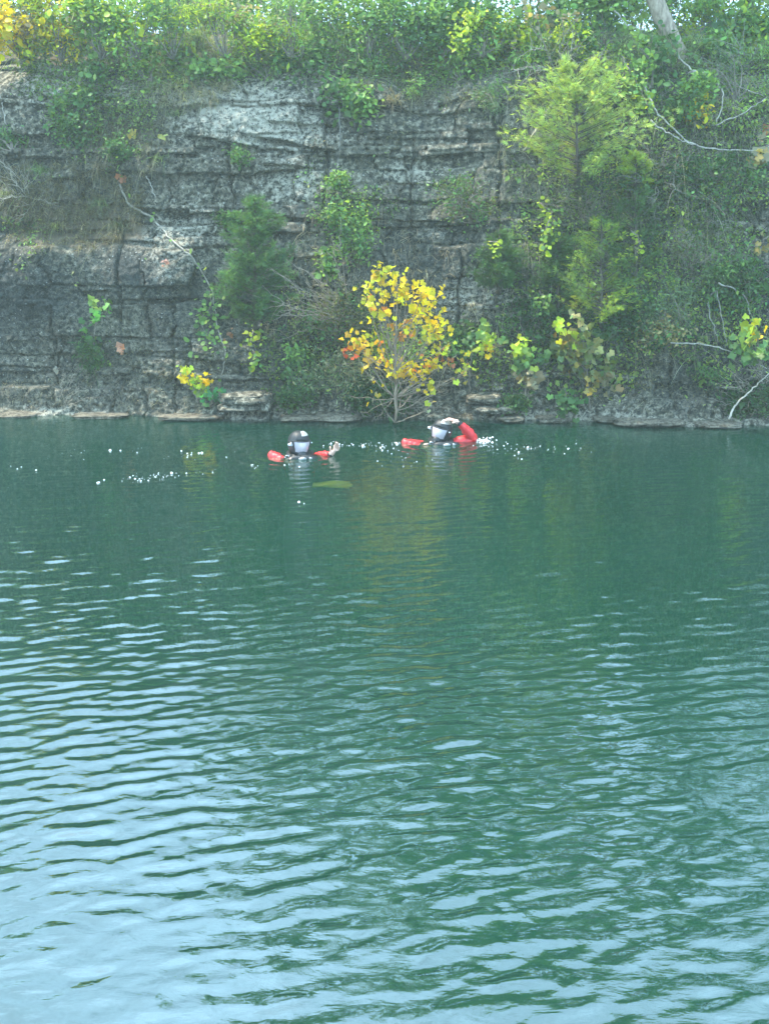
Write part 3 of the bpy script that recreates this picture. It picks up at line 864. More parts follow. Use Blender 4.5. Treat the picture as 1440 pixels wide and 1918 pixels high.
# 4. shrubs on the face: seed, label, px, py, w, h, kind, size, n, cols
face = [
 ('light green leafy shrub draped over the rim above the pale rock', 585, 120, 150, 70, 'oval', .06, 1500, ((G_LIGHT, 3), (G_MID, 1))),
 ('hanging column of round green leaves down the upper middle of the cliff', 655, 190, 60, 120, 'round', .055, 900, ((G_LIGHT, 1), (G_MID, 3))),
 ('yellow green bush at the foot of the hanging leaf column', 640, 332, 50, 40, 'oval', .04, 600, ((G_LIGHT, 2), (G_MID, 2))),
 ('mixed green bush on a ledge left of the pitted black rock', 650, 400, 120, 70, 'oval', .04, 1300, ((G_MID, 3), (G_LIGHT, 1), (G_YEL, 1))),
 ('dull olive scrub on the face left of the upper cedar', 875, 380, 130, 90, 'oval', .035, 1400, (((.13, .15, .05), 3), (G_MID, 2))),
 ('tuft of small bright leaves on the rim above the middle rock', 780, 165, 30, 45, 'lance', .05, 350, ((G_LIGHT, 1),)),
 ('pale yellow green bush along the rim right of centre', 850, 140, 110, 45, 'oval', .04, 900, ((G_YEL, 1), (G_LIGHT, 2), (TAN, 1))),
 ('grey green scrub beside the pale rock on the rim right of centre', 930, 180, 90, 50, 'lance', .045, 800, ((G_GREY, 2), (G_MID, 1))),
 ('small leaved green bush on the left face under the ledges', 150, 170, 100, 90, 'round', .04, 800, ((G_MID, 3), (G_LIGHT, 1))),
 ('dark green bush on the left face among dry stems', 150, 240, 90, 70, 'oval', .045, 900, ((G_MID, 2), (G_DEEP, 2))),
 ('green fern like bush at the left edge of the cliff', 15, 258, 60, 60, 'lance', .08, 500, ((G_LIGHT, 1), (G_MID, 2))),
 ('green bush beside the orange leaf cluster upper left', 228, 275, 50, 45, 'oval', .045, 500, ((G_MID, 2), (G_DEEP, 1))),
 ('dark green bush on the pale rock left of the dark cedar', 425, 415, 50, 40, 'oval', .05, 500, ((G_DEEP, 1), (G_MID, 2))),
 ('green trailing bush on the ledge crack upper middle', 455, 295, 50, 30, 'oval', .04, 300, ((G_MID, 1),)),
 ('low grassy green bush under the leafy sapling on the left', 172, 660, 60, 50, 'lance', .07, 500, ((G_DEEP, 1), (G_MID, 2))),
 ('dim green bush between the two small saplings near the divers', 880, 640, 80, 60, 'oval', .06, 700, ((G_DEEP, 2), (G_MID, 1))),
 ('dark green bush at the waterline right of the diver', 965, 755, 60, 40, 'oval', .045, 700, ((G_MID, 1), (G_DEEP, 1))),
 ('broad feathery shrub with pale leaves right of the bright tipped cedar', 1255, 580, 130, 90, 'lance', .05, 1900, ((G_GREY, 3), (G_LIGHT, 2), (TAN, 1))),
 ('flat topped shrub with tan and cream leaves on the right ledge', 1230, 625, 150, 55, 'oval', .04, 1300, ((G_GREY, 2), (G_MID, 1), ((.42, .34, .15), 1.5))),
 ('dark green bush behind the right edge sapling', 1385, 520, 120, 130, 'oval', .05, 1900, ((G_MID, 3), (G_DEEP, 2), (G_LIGHT, .6))),
 ('grey leaved bush above the bare vine loops on the right', 1345, 525, 60, 60, 'oval', .045, 500, ((G_GREY, 2), (G_MID, 1))),
 ('small weeds near the waterline at the lower right', 1330, 700, 60, 50, 'lance', .05, 400, ((G_MID, 2), (G_YEL, .5))),
 ('dark green bush in the lower right corner by the water', 1410, 745, 110, 60, 'oval', .05, 1200, ((G_DEEP, 2), (G_MID, 1))),
 ('olive undergrowth below the large upper right cedar', 1090, 380, 240, 80, 'lance', .04, 2200, (((.11, .15, .05), 3), (G_MID, 1))),
 ('dim green growth under the bright tipped cedar', 1170, 590, 130, 100, 'oval', .045, 1500, ((G_DEEP, 3), (G_MID, 1))),
 ('green ivy like bush upper right behind the bare vines', 1210, 140, 70, 130, 'round', .055, 900, ((G_MID, 3), (G_LIGHT, 2), (G_YEL, 1))),
 ('yellow and orange tinted bush hanging right of the pale trunk', 1290, 185, 70, 110, 'oval', .06, 900, ((G_LIGHT, 2), (YEL, 1.2), (G_MID, 1), (ORG, .12))),
 ('tan and yellow bush on the rim above the large upper right cedar', 1080, 60, 110, 60, 'oval', .05, 1100, ((G_YEL, 2), (TAN, 2), (G_MID, 2))),
 ('grey twiggy scrub on the upper right face', 1370, 150, 140, 110, 'lance', .04, 1200, ((G_GREY, 2), (TAN, 1), (G_MID, 1))),
 ('dim green scrub on the right face under the curved vines', 1340, 340, 170, 110, 'oval', .045, 1700, ((G_DEEP, 2), (G_MID, 2))),
 ('scrubby green bush left of the curved bare vines', 1200, 330, 110, 70, 'oval', .04, 1000, ((G_DEEP, 1), (G_MID, 2))),
 ('long leaved shrub left of the large upper right cedar', 985, 130, 50, 110, 'lance', .075, 500, ((G_LIGHT, 2), (G_MID, 1))),
 ('yellow drooping branch of leaves at the left edge of the rim', 55, 85, 50, 110, 'oval', .07, 550, ((YEL, 2), (G_YEL, 2))),
 ('green scrub above the waterline left of the yellow sapling', 560, 742, 90, 50, 'oval', .04, 900, ((G_MID, 2), (G_DEEP, 2))),
 ('small green bush left of the yellow sapling on the dark rock', 555, 680, 60, 60, 'oval', .05, 500, ((G_MID, 2), (G_LIGHT, 1))),
 ('low brown and green growth under the far right cedars', 1290, 480, 150, 80, 'lance', .04, 1200, (((.14, .13, .06), 2), (G_MID, 2))),
 ('dark leafy growth under the dim left cedar of the right group', 1000, 600, 110, 100, 'oval', .04, 1200, ((G_DEEP, 3), (G_MID, 1))),
]
for i, f in enumerate(face):
    shrub(100 + i, 'shrub', f[0], *f[1:], group='shrubs growing on the cliff face', k=max(7, int(f[7] / 90)))
# 5. vines and bare stems
rl = 'round'
vine(201, 'climbing_vine', 'root like stem with round pale leaves running down left of the dark cedar', [(225, 345), (240, 385), (285, 405), (330, 460), (360, 480), (385, 520), (402, 560), (405, 610), (425, 660), (415, 710)], rl, .06, 20, cols=((G_LIGHT, 1),), r=.011, barkc=(.42, .38, .3), spreadm=.05)
vine(202, 'climbing_vine', 'cluster of round pale green leaves left of the dark cedar', [(392, 545), (398, 570), (375, 600), (385, 625), (405, 650)], rl, .075, 75, cols=((G_LIGHT, 2), (G_MID, 1)), spreadm=.085)
vine(203, 'climbing_vine', 'yellow green leaf chain hanging right under the dark cedar', [(478, 610), (468, 640), (478, 665), (470, 690)], rl, .065, 60, cols=((G_YEL, 2), (G_LIGHT, 2)), spreadm=.06)
vine(204, 'climbing_vine', 'small sunlit yellow leaf cluster on the dim cedar at right of centre', [(1010, 380), (1035, 395), (1025, 420), (1015, 470)], rl, .07, 45, cols=((G_YEL, 3), (G_LIGHT, 1)), spreadm=.065, offm=.4)
vine(205, 'climbing_vine', 'few yellow leaves on the low feathery cedar', [(915, 452), (935, 455), (925, 475)], rl, .06, 16, cols=((G_YEL, 1),), spreadm=.04, offm=.6)
vine(206, 'climbing_vine', 'yellow leaves trailing on the right of the bright tipped cedar', [(1180, 430), (1195, 445), (1200, 470)], rl, .05, 24, cols=((G_YEL, 1), (TAN, .5)), spreadm=.04, offm=.5)
vine(207, 'climbing_vine', 'bright leaf clump on the right above the shrub with tan leaves', [(1010, 545), (1020, 565), (1015, 580)], rl, .06, 24, cols=((G_LIGHT, 1),), spreadm=.05, offm=.4)
vine(208, 'climbing_vine', 'green leafy strand climbing to the upper right rim beside the pale trunk', [(1165, 105), (1175, 130), (1190, 150), (1200, 170), (1215, 200)], rl, .055, 90, cols=((G_LIGHT, 2), (G_YEL, 1)), spreadm=.08, offm=.4)
vine(209, 'climbing_vine', 'strand of orange yellow maple like leaves at the right edge', [(1438, 270), (1425, 285), (1415, 297)], 'syc', .13, 12, cols=(((.6, .42, .15), 1), (TAN, 1)), spreadm=.06, offm=.4)
vine(210, 'climbing_vine', 'tan drooping leaf on a stem at the right edge below the rim', [(1440, 440), (1425, 455), (1415, 462)], 'syc', .15, 5, cols=(((.45, .33, .12), 1),), spreadm=.03, offm=.3)
bare = [
 ('long bare stem curving across the right of the cliff from the green bush', [(1205, 160), (1225, 205), (1260, 240), (1285, 265), (1330, 280), (1425, 284)], .009, (.52, .48, .4)),
 ('bare stem curving under the yellow tinted bush to meet the long stem', [(1218, 225), (1240, 245), (1280, 265), (1320, 278)], .008, (.5, .46, .38)),
 ('pale forked stem rising right of the yellow tinted bush', [(1265, 100), (1290, 130), (1330, 145), (1355, 170), (1350, 200), (1340, 230)], .010, (.52, .47, .38)),
 ('thin bare stem crossing toward the right edge above the curved stems', [(1290, 135), (1350, 140), (1400, 172), (1430, 178)], .006, (.48, .43, .35)),
 ('straight thin stem running down from the right edge', [(1340, 235), (1395, 210), (1435, 182)], .006, (.48, .43, .35)),
 ('looping bare vine at the right over the dark bush', [(1345, 530), (1385, 545), (1400, 565), (1402, 590)], .008, (.45, .42, .36)),
 ('thin bare vine hanging in a loop right of the feathery shrub', [(1340, 540), (1325, 565), (1330, 600), (1345, 640)], .005, (.36, .33, .28)),
 ('bare vine dropping straight behind the right edge sapling', [(1342, 545), (1352, 600), (1362, 650)], .005, (.36, .33, .28)),
 ('pale bare branch lying across the lower right rock', [(1255, 642), (1320, 645), (1380, 660), (1435, 690)], .007, (.45, .42, .34)),
 ('pale straight branch rising from the water at the lower right', [(1364, 785), (1380, 755), (1410, 725), (1440, 700)], .011, (.55, .5, .4)),
 ('dead snag leaning behind the large upper right cedar', [(1045, 175), (1020, 215), (1000, 250), (980, 282)], .014, (.5, .42, .3)),
 ('thin stem hanging down from the leaf column in the upper middle', [(635, 200), (637, 250), (634, 300), (630, 315)], .006, (.26, .25, .22)),
 ('short hooked stem in the dry grass at upper left', [(275, 330), (283, 350), (292, 372)], .007, (.45, .42, .36)),
 ('thin stem hanging under the upper left rim', [(0, 160), (5, 200), (12, 235)], .006, (.45, .42, .36)),
 ('bare stem rising from the cliff top into the top right leaves', [(1150, 20), (1172, 48), (1200, 55)], .007, (.5, .45, .38)),
]
for i, (lb, pts, r_, c_) in enumerate(bare):
    vine(230 + i, 'bare_stem', lb, pts, r=r_, offm=.32 if pts[0][0] > 900 else .08, leafy=False, barkc=c_, group='bare stems on the cliff', cat='bare stem')
twigs(260, 'dry_branches', 'fan of pale bare twigs at the upper right above the large cedar', (1040, 130), [(990, 95), (1010, 60), (985, 120), (1080, 85), (1100, 70), (1060, 60), (965, 130), (1130, 100)], r=.008, sub=8, colr=(.46, .42, .34), out=.4)
twigs(261, 'dry_branches', 'dense nest of bare twigs under the right side of the large upper cedar', (1230, 345), [(1190, 300), (1215, 280), (1260, 270), (1290, 300), (1300, 340), (1250, 310), (1170, 330), (1210, 380), (1275, 360), (1240, 290)], r=.006, sub=12, colr=(.36, .32, .26), out=.4)
twigs(262, 'dry_branches', 'brush of bare twigs at the lower right corner above the water', (1430, 740), [(1370, 700), (1380, 735), (1400, 690), (1360, 760), (1390, 770), (1420, 680), (1350, 725), (1415, 765)], r=.006, sub=10, colr=(.40, .35, .26), out=.3)
twigs(263, 'dry_branches', 'bare grey twigs at the top right beside the yellow tinted bush', (1400, 140), [(1340, 100), (1360, 120), (1420, 90), (1370, 170), (1330, 130), (1430, 150), (1380, 90)], r=.006, sub=10, colr=(.44, .4, .34), out=.3)
twigs(264, 'dry_branches', 'dry twigs tangled in the grass at the left edge', (60, 370), [(0, 300), (20, 320), (0, 350), (60, 310), (110, 380), (0, 380), (40, 410)], r=.006, sub=8, colr=(.45, .4, .3), out=.2)
twigs(265, 'dry_branches', 'pale dry twigs mixed into the grass on the upper left rim', (350, 120), [(300, 60), (340, 50), (390, 40), (280, 110), (400, 100), (260, 90), (330, 160)], r=.005, sub=9, colr=(.42, .37, .28), out=.3)
twigs(266, 'dry_branches', 'thin dead stalks on the rock above the waterline at the far left', (125, 760), [(122, 700), (140, 705), (118, 715), (150, 730), (180, 742)], r=.004, sub=3, colr=(.42, .37, .28), out=.15)
twigs(267, 'dry_branches', 'bare driftwood twigs in the water at the foot of the yellow sapling', (745, 772), [(692, 770), (700, 785), (715, 760), (790, 745), (800, 765), (770, 740), (830, 720)], r=.006, sub=7, colr=(.46, .4, .3), out=.3)
twigs(268, 'dry_branches', 'bare brown stems hanging over the middle face under the mixed green bush', (700, 390), [(640, 440), (690, 430), (665, 450), (720, 350), (600, 470)], r=.005, sub=8, colr=(.3, .26, .2), out=.25)
# 6. grass
gg = 'grass tufts on the cliff'
for i, (lb, px, py, n, ln, c) in enumerate([
 ('spiky green grass tuft on the ledge at the left', 78, 322, 60, .22, (.16, .26, .08)),
 ('pale arching grass tuft at the left edge', 15, 365, 70, .25, (.32, .34, .14)),
 ('yellowed grass tuft on the brown ledge left of the root like stem', 110, 425, 50, .2, (.34, .33, .12)),
 ('tall arching grass clump on the rim left of centre', 375, 78, 110, .42, (.28, .36, .16)),
 ('yellow grass tuft on the rim edge above the pale rock', 345, 165, 70, .26, (.42, .40, .15)),
 ('small grass tuft on the pale rock upper left', 300, 300, 35, .2, (.22, .28, .1)),
 ('grass tuft hanging beside the hooked stem', 190, 385, 70, .28, (.2, .24, .1)),
 ('dark grass hanging over the brown ledge on the left', 225, 430, 90, .3, (.13, .14, .07)),
 ('bright grass tuft hanging under the upper left rim', 330, 215, 35, .2, (.25, .3, .12)),
 ('green grass tuft low on the left face', 175, 690, 80, .22, (.09, .17, .05)),
 ('dry grass clump on the rim right of centre', 720, 120, 120, .34, (.34, .3, .18)),
 ('hanging dry grass on the upper middle face', 735, 190, 60, .26, (.32, .26, .16)),
 ('tan grass clump on the rim near the middle', 520, 60, 120, .4, (.30, .33, .18)),
 ('long grass clump on the rim right of the leaf column', 650, 80, 110, .4, (.26, .32, .16)),
]):
    tuft(300 + i, lb, px, py, n, ln, c, gg)
def mat_stuff(seed, name, label, area, n, length, col, droop=.9, lean=(0, -.8, -.2), width=.006, cat='grass'):
    rng = np.random.default_rng(seed)
    px0, py0, px1, py1 = area
    pts = []
    while len(pts) < 260:
        a, b = rng.uniform(px0, px1), rng.uniform(py0, py1)
        u = (a - px0) / (px1 - px0) * 2 - 1; v = (b - py0) / (py1 - py0) * 2 - 1
        if u * u + v * v < 1.05: pts.append(tuple(PC(a, b)))
    m = MB(); blades(m, np.array(pts), n, length, width, col, rng, lean=lean, spread=.6, droop=droop, basespread=.03, cvar=.4)
    o = m.build(name, M_LEAF); tag(o, label, cat, kind='stuff')
mat_stuff(330, 'dry_grass', 'mat of dry brown grass covering the left ledge', (-30, 300, 270, 470), 5200, .15, (.20, .165, .095))
mat_stuff(331, 'dry_grass', 'dry grass and dead stems hanging over the upper left rim', (230, 70, 450, 210), 3000, .18, (.27, .25, .16))
mat_stuff(332, 'dry_grass', 'thin brown stalks along the middle rim', (660, 70, 1000, 190), 3000, .17, (.24, .22, .15))
mat_stuff(333, 'dry_grass', 'dull grass and weeds on the right face', (1150, 230, 1440, 470), 3600, .14, (.13, .14, .075))
mat_stuff(334, 'dry_grass', 'sparse dead stalks on the upper left face', (120, 180, 320, 340), 2000, .14, (.21, .19, .13))
mat_stuff(335, 'dry_grass', 'low weeds between the cedars at the right', (930, 380, 1260, 720), 3600, .10, (.10, .13, .06))
mat_stuff(336, 'dry_grass', 'litter of dead leaves and stalks above the left waterline', (0, 690, 500, 770), 1200, .06, (.26, .22, .15))

def cover(seed, name, label, areas, n, kind, size, cols, off=.05):
    rng = np.random.default_rng(seed)
    a = rng.uniform(-60, 1500, n * 12); b = rng.uniform(90, 775, n * 12)
    dens = np.zeros(len(a))
    for (cx, cy_, rx, ry, wgt) in areas: dens += wgt * np.exp(-(((a - cx) / rx) ** 2 + ((b - cy_) / ry) ** 2))
    pt = sstep(.35, .75, dens * 1.0 + .55 * fbm(a / 55, b / 42, seed, 4, .6))
    k = np.where(rng.random(len(a)) < pt)[0][:n]
    pts = np.array([tuple(PC(a[i], b[i])) for i in k]) + rng.normal(0, .015, (len(k), 3)) - np.array([0, 1, 0]) * np.abs(rng.normal(off, off, (len(k), 1)))
    tone = np.clip(.5 + .8 * fbm(a[k] / 40, b[k] / 40, seed + 3, 3), 0, 1)[:, None]
    c = np.array(cols[0]) * (1 - tone) + np.array(cols[1]) * tone
    m = MB(); leaves(m, kind, pts, size, c, rng, normal=(0, -.6, .8), spread=.7, along=(0, -.4, -.6), aspread=.8, cvar=.35, hue=.12)
    o = m.build(name, M_LEAF); tag(o, label, 'ground cover', kind='stuff')
cover(350, 'ivy', 'patchy small leaved creeper over the right half of the cliff', [(1100, 450, 200, 200, 1.0), (1350, 250, 180, 200, .9), (1350, 620, 140, 120, .7), (1000, 680, 160, 80, .55), (1200, 130, 300, 60, .8)], 19000, 'oval', .040, ((.07, .12, .03), (.42, .54, .11)))
cover(351, 'ivy', 'patchy creeper and weeds over the left half of the cliff', [(150, 200, 160, 130, .75), (400, 120, 300, 40, .9), (650, 380, 120, 90, .7), (600, 650, 120, 110, .85), (180, 640, 110, 60, .45), (800, 150, 150, 40, .8), (60, 440, 160, 60, .5)], 12000, 'oval', .036, ((.07, .11, .03), (.26, .36, .09)))
cover(352, 'moss', 'short brown and olive moss and dead leaves on the rock ledges', [(100, 400, 200, 90, .6), (400, 650, 300, 120, .45), (900, 600, 200, 120, .45), (1200, 700, 250, 70, .5), (750, 250, 300, 120, .35)], 12000, 'lance', .035, ((.10, .085, .05), (.22, .20, .11)), off=.02)

mat_stuff(340, 'wild_grass', 'pale wispy grass and weeds all along the cliff rim', (-60, 60, 1500, 150), 5200, .38, (.34, .38, .20), droop=.7, lean=(0, -.4, .2), width=.006)
mat_stuff(337, 'dry_stalks', 'thin bare stalks and rootlets hanging down the right of the cliff', (930, 100, 1460, 420), 1500, .34, (.36, .32, .24), droop=1.1, width=.005, cat='dead stalks')
mat_stuff(338, 'dry_stalks', 'thin bare stalks and rootlets among the lower right bushes', (880, 420, 1460, 760), 1300, .28, (.34, .30, .22), droop=1.0, width=.005, cat='dead stalks')
mat_stuff(339, 'dry_stalks', 'thin bare stalks hanging around the dry branch tangle', (500, 380, 860, 750), 900, .26, (.34, .28, .2), droop=1.0, width=.005, cat='dead stalks')

# ------------------------------------------------------------------ the rim: shrubs on the cliff top
rt = np.random.default_rng(77)
ordn = ['first', 'second', 'third', 'fourth', 'fifth', 'sixth', 'seventh', 'eighth', 'ninth', 'tenth', 'eleventh', 'twelfth', 'thirteenth', 'fourteenth', 'fifteenth', 'sixteenth', 'seventeenth', 'eighteenth', 'nineteenth', 'twentieth']
front = [(-40, 50, 'y'), (35, 30, 'y'), (110, 40, 'y'), (185, 35, 'yl'), (255, 45, 'l'), (320, 25, 'l'), (420, 20, 'yl'), (480, 60, 'yl'), (545, 30, 'l'), (615, 40, 'g'), (690, 30, 'l'), (760, 45, 'g'), (835, 35, 'g'), (905, 60, 'l'), (985, 75, 'yl'), (1130, 20, 'g'), (1180, 45, 'yl'), (1330, 30, 'yl'), (1390, 60, 'l'), (1460, 40, 'yl')]
PAL = {'y': ((YEL, 2), (G_YEL, 4), (TAN, 1.2)), 'yl': ((G_YEL, 3), (G_LIGHT, 2), (TAN, 1)), 'l': ((G_LIGHT, 3), (G_YEL, .7), (G_MID, 1)), 'g': ((G_MID, 2), (G_LIGHT, 3))}
CN = {'y': 'yellow', 'yl': 'yellow green', 'l': 'light green', 'g': 'green'}
for i, (px, py, c) in enumerate(front):
    shrub(400 + i, 'shrub', f'{CN[c]} leafy shrub on the cliff rim, {ordn[i]} from the left', px, py, rt.uniform(95, 130), rt.uniform(85, 125), rt.choice(['oval', 'oval', 'lance', 'round']), .055, 1500, PAL[c],
          group='shrubs along the cliff rim', k=16, y=rt.uniform(13.8, 14.4), sig=.15)
for i, px in enumerate(range(-120, 1600, 92)):
    if 905 < px < 1010: yb_, hh_ = 30, 60
    else: yb_, hh_ = 5, 190
    shrub(440 + i, 'shrub', f'taller hazy bush standing behind the rim shrubs, {ordn[i]} from the left', px, yb_, 135, hh_, 'oval', .065, 1500 if hh_ > 100 else 500, ((G_MID, 3), (G_LIGHT, 2)),
          group='bushes behind the rim shrubs', k=18, y=rt.uniform(15.0, 15.8), sig=.14)

lip = [(215, 95, 'g'), (270, 135, 'l'), (335, 100, 'yl'), (400, 135, 'g'), (455, 105, 'l'), (505, 125, 'g'), (700, 115, 'g'), (760, 105, 'yl'), (830, 95, 'g'), (905, 120, 'l'), (1000, 110, 'g'), (1120, 110, 'l'), (1330, 85, 'g'), (1400, 110, 'l'), (1440, 170, 'g'), (150, 60, 'yl')]
for i, (px, py, c) in enumerate(lip):
    shrub(480 + i, 'shrub', f'{CN[c]} bush spilling over the rock lip, {ordn[sum(q[0] < px for q in lip)]} from the left', px, py, rt.uniform(85, 120), rt.uniform(45, 75), rt.choice(['oval', 'lance', 'round']), .045, 900, PAL[c],
          group='bushes spilling over the rock lip', k=13, out=.12, sig=.15)

# trees on the cliff top (their crowns are above the photograph but mirror in the lake)
def tree(seed, label, x, y, h, cr, trunk_r=.10, path=None, cols=(G_MID, G_LIGHT), n=9000, barkc=(.2, .17, .13), zlow=.35, kinds='oval', group='trees on the cliff top', size=.10):
    rng = np.random.default_rng(seed)
    z0 = TOPZ + .2
    root = empty('broadleaf_tree', (x, y, z0), label, 'tree', group)
    tr = MB(); fo = MB()
    if path is None:
        path = [(x, y, z0 - .3), (x + rng.normal(0, .15), y, z0 + h * .35), (x + rng.normal(0, .3), y, z0 + h * .9)]
    pts = smooth_path(path, 16)
    tube(tr, pts, np.linspace(trunk_r, trunk_r * .25, 16), 10, barkc)
    zc = z0 + h * (zlow + 1) / 2; rz = h * (1 - zlow) / 2
    for k in range(34):
        q = rng.normal(0, 1, 3); q /= np.linalg.norm(q); q *= rng.uniform(.45, 1.0)
        c = np.array([pts[-1][0], pts[-1][1], zc]) + q * np.array([cr, cr, rz])
        p0 = pts[rng.integers(5, 15)]
        bp_ = wobble(bez(p0, (p0 + c) / 2 + np.array([0, 0, .2]), c, 8), .02, rng)
        tube(tr, bp_, np.linspace(trunk_r * .3, .008, 8), 5, barkc)
        m = int(n / 34 * rng.uniform(.5, 1.5))
        sg_ = cr * rng.uniform(.14, .26)
        col = np.array(cols[0]) + (np.array(cols[1]) - np.array(cols[0])) * rng.random()
        leaves(fo, kinds, c + rng.normal(0, sg_, (m, 3)) * np.array([1, 1, .7]), size, col, rng, spread=.9, cvar=.25)
    tr.build('trunk', M_BARK, root, smooth=True); fo.build('crown', M_LEAF, root)
    return root
tb = P(1262, 98, 13.75); tm = P(1250, 50, 13.72); tt2 = P(1222, 0, 13.66)
tree(501, 'tree with a pale leaning trunk at the top right of the cliff', tb.x, tb.y, 5.0, 1.7, .125, [tuple(P(1275, 120, 13.9)), tuple(tb), tuple(tm), tuple(tt2), (tt2.x - .35, tt2.y + .1, tt2.z + 1.0), (tt2.x - .4, tt2.y + .3, tt2.z + 2.6)], barkc=PALEBARK, n=8000, zlow=.45)
TREES = [(-1.2, 16.4, 7.0, 1.7), (.7, 15.8, 7.6, 2.0), (2.6, 16.6, 7.6, 2.0), (5.2, 16.0, 6.6, 1.9), (7.6, 16.5, 6.0, 2.2), (-7.6, 18.5, 3.6, 1.8), (-10.5, 17.5, 4.6, 2.2), (10.5, 17, 6.5, 2.4), (1.4, 18.5, 8.6, 2.4), (-3.0, 19.5, 2.8, 1.3)]
for i, (x, y, h, cr) in enumerate(TREES):
    tree(510 + i, f'{ordn[i]} green tree back on the cliff top, mirrored in the lake', x, y, h, cr, .10, n=9000)

# ------------------------------------------------------------------ rocks at the waterline
def slab(seed, label, px, py, w, h, d=.3, col=(.5, .0, .0), zl=None, group='limestone blocks at the waterline'):
    rng = np.random.default_rng(seed)
    c = PC(px, py); W, Hh = w / PXM / 2 * .85, h / PXM / 2 * (.75 if col[0] > .8 else 1)
    n = 18
    u = np.linspace(-1, 1, n)
    V = []; Q = []
    # superellipsoid box, roughened
    nt_, np_ = 22, 40
    th = np.linspace(-math.pi / 2, math.pi / 2, nt_); ph = np.linspace(-math.pi, math.pi, np_, endpoint=False)
    T_, F_ = np.meshgrid(th, ph, indexing='ij')
    f = lambda a, e: np.sign(a) * np.abs(a) ** e
    X = f(np.cos(T_), .5) * f(np.cos(F_), .6) * W; Yv = f(np.cos(T_), .5) * f(np.sin(F_), .6) * d / 2; Z = f(np.sin(T_), .55) * Hh
    rr = 1 + .30 * fbm(F_ * 1.3 + seed, T_ * 2.5, 2, 5, .65)
    X = X * rr; Yv = Yv * rr; Z = Z * (1 + .5 * fbm(F_ * 2 + seed, T_ * 1.5 + 7, 3, 4))
    X = X + Z * rng.normal(0, .25)
    v = np.stack([X, Yv, Z], -1).reshape(-1, 3) + np.array([c.x, c.y - d * .18, c.z])
    i = np.arange(nt_ - 1)[:, None] * np_; j = np.arange(np_)[None, :]
    q = np.stack([i + j, i + (j + 1) % np_, i + np_ + (j + 1) % np_, i + np_ + j], -1).reshape(-1, 4)
    m = MB(); m.add(v, q, None, (col[0] * .35, col[1] + .2, .55 if col[0] > .8 else .1))
    o = m.build('limestone_block', M_ROCK, None, loc=(c.x, c.y, c.z))
    return tag(o, label, 'rock', group)
rocks = [
 ('broad grey block with a split across it by the dark cedar', 462, 742, 100, 20, .5, (.55, 0, 0)), ('thin slab under the split grey block', 455, 758, 95, 12, .45, (.7, 0, 0)),
 ('square block at the right end of the split grey block', 500, 752, 22, 34, .4, (.6, 0, 0)), ('flat pale ledge stone left of the yellow sapling', 632, 777, 100, 14, .45, (.95, -.5, 0)),
 ('low pale ledge stone between the left diver and the split block', 565, 779, 90, 9, .4, (.85, -.4, 0)), ('long sunlit pale stone at the far left waterline', 40, 775, 85, 12, .4, (1, -.5, 0)),
 ('narrow pale stone on the left waterline', 190, 776, 110, 9, .35, (.95, -.5, 0)), ('pale stone on the waterline near the yellow sprout', 360, 778, 130, 8, .35, (.95, -.5, 0)),
 ('rounded pale stone behind the raised hand', 812, 778, 40, 12, .3, (.8, -.3, 0)), ('layered ledge rock above the right diver', 905, 742, 75, 16, .5, (.5, 0, 0)),
 ('lower layer of ledge rock right of the diver', 925, 762, 90, 12, .45, (.75, 0, 0)), ('pale stone right of the splash', 955, 780, 60, 10, .35, (.95, -.4, 0)),
 ('pale stone below the low green sapling', 1035, 782, 70, 12, .35, (.95, -.4, 0)), ('long pale stone on the right waterline', 1215, 788, 140, 11, .4, (1, -.5, 0)),
 ('pale stone at the foot of the rising branch', 1340, 792, 90, 9, .4, (1, -.5, 0)), ('small pale stone between the right saplings', 1130, 782, 50, 10, .3, (.85, -.3, 0)),
]
for i, rk in enumerate(rocks): slab(600 + i, *rk)

# fallen leaves caught on the rock
for i, (lb, px, py, c, s) in enumerate([('orange fallen leaf on the dark rock low on the left', 229, 655, (.72, .34, .22), .13), ('red orange leaf cluster on the upper left ledge', 228, 336, (.65, .25, .15), .11), ('small pink dry leaf left of the pale rock', 315, 488, (.6, .3, .25), .08), ('brown dry leaves below the round leaved vine', 430, 625, (.4, .18, .1), .10), ('pale dry leaf cluster above the left waterline', 112, 690, (.5, .42, .34), .08), ('yellow leaf cluster above the green bush on the upper left', 250, 252, (.72, .5, .1), .09), ('pale yellow leaves on the stem above the ledge upper left', 308, 255, (.6, .6, .2), .08), ('red leaf at the right edge of the cliff', 1428, 248, (.6, .2, .12), .12)]):
    rng = np.random.default_rng(650 + i); p = PC(px, py); m = MB()
    leaves(m, 'syc', np.array(p) + rng.normal(0, .03, (6, 3)) - np.array([0, .05, 0]), s * .6, c, rng, normal=(0, -1, .4), spread=.35, cvar=.08)
    o = m.build('fallen_leaf', M_LEAF, None, loc=tuple(p)); tag(o, lb, 'leaves', 'dry leaves caught on the cliff')

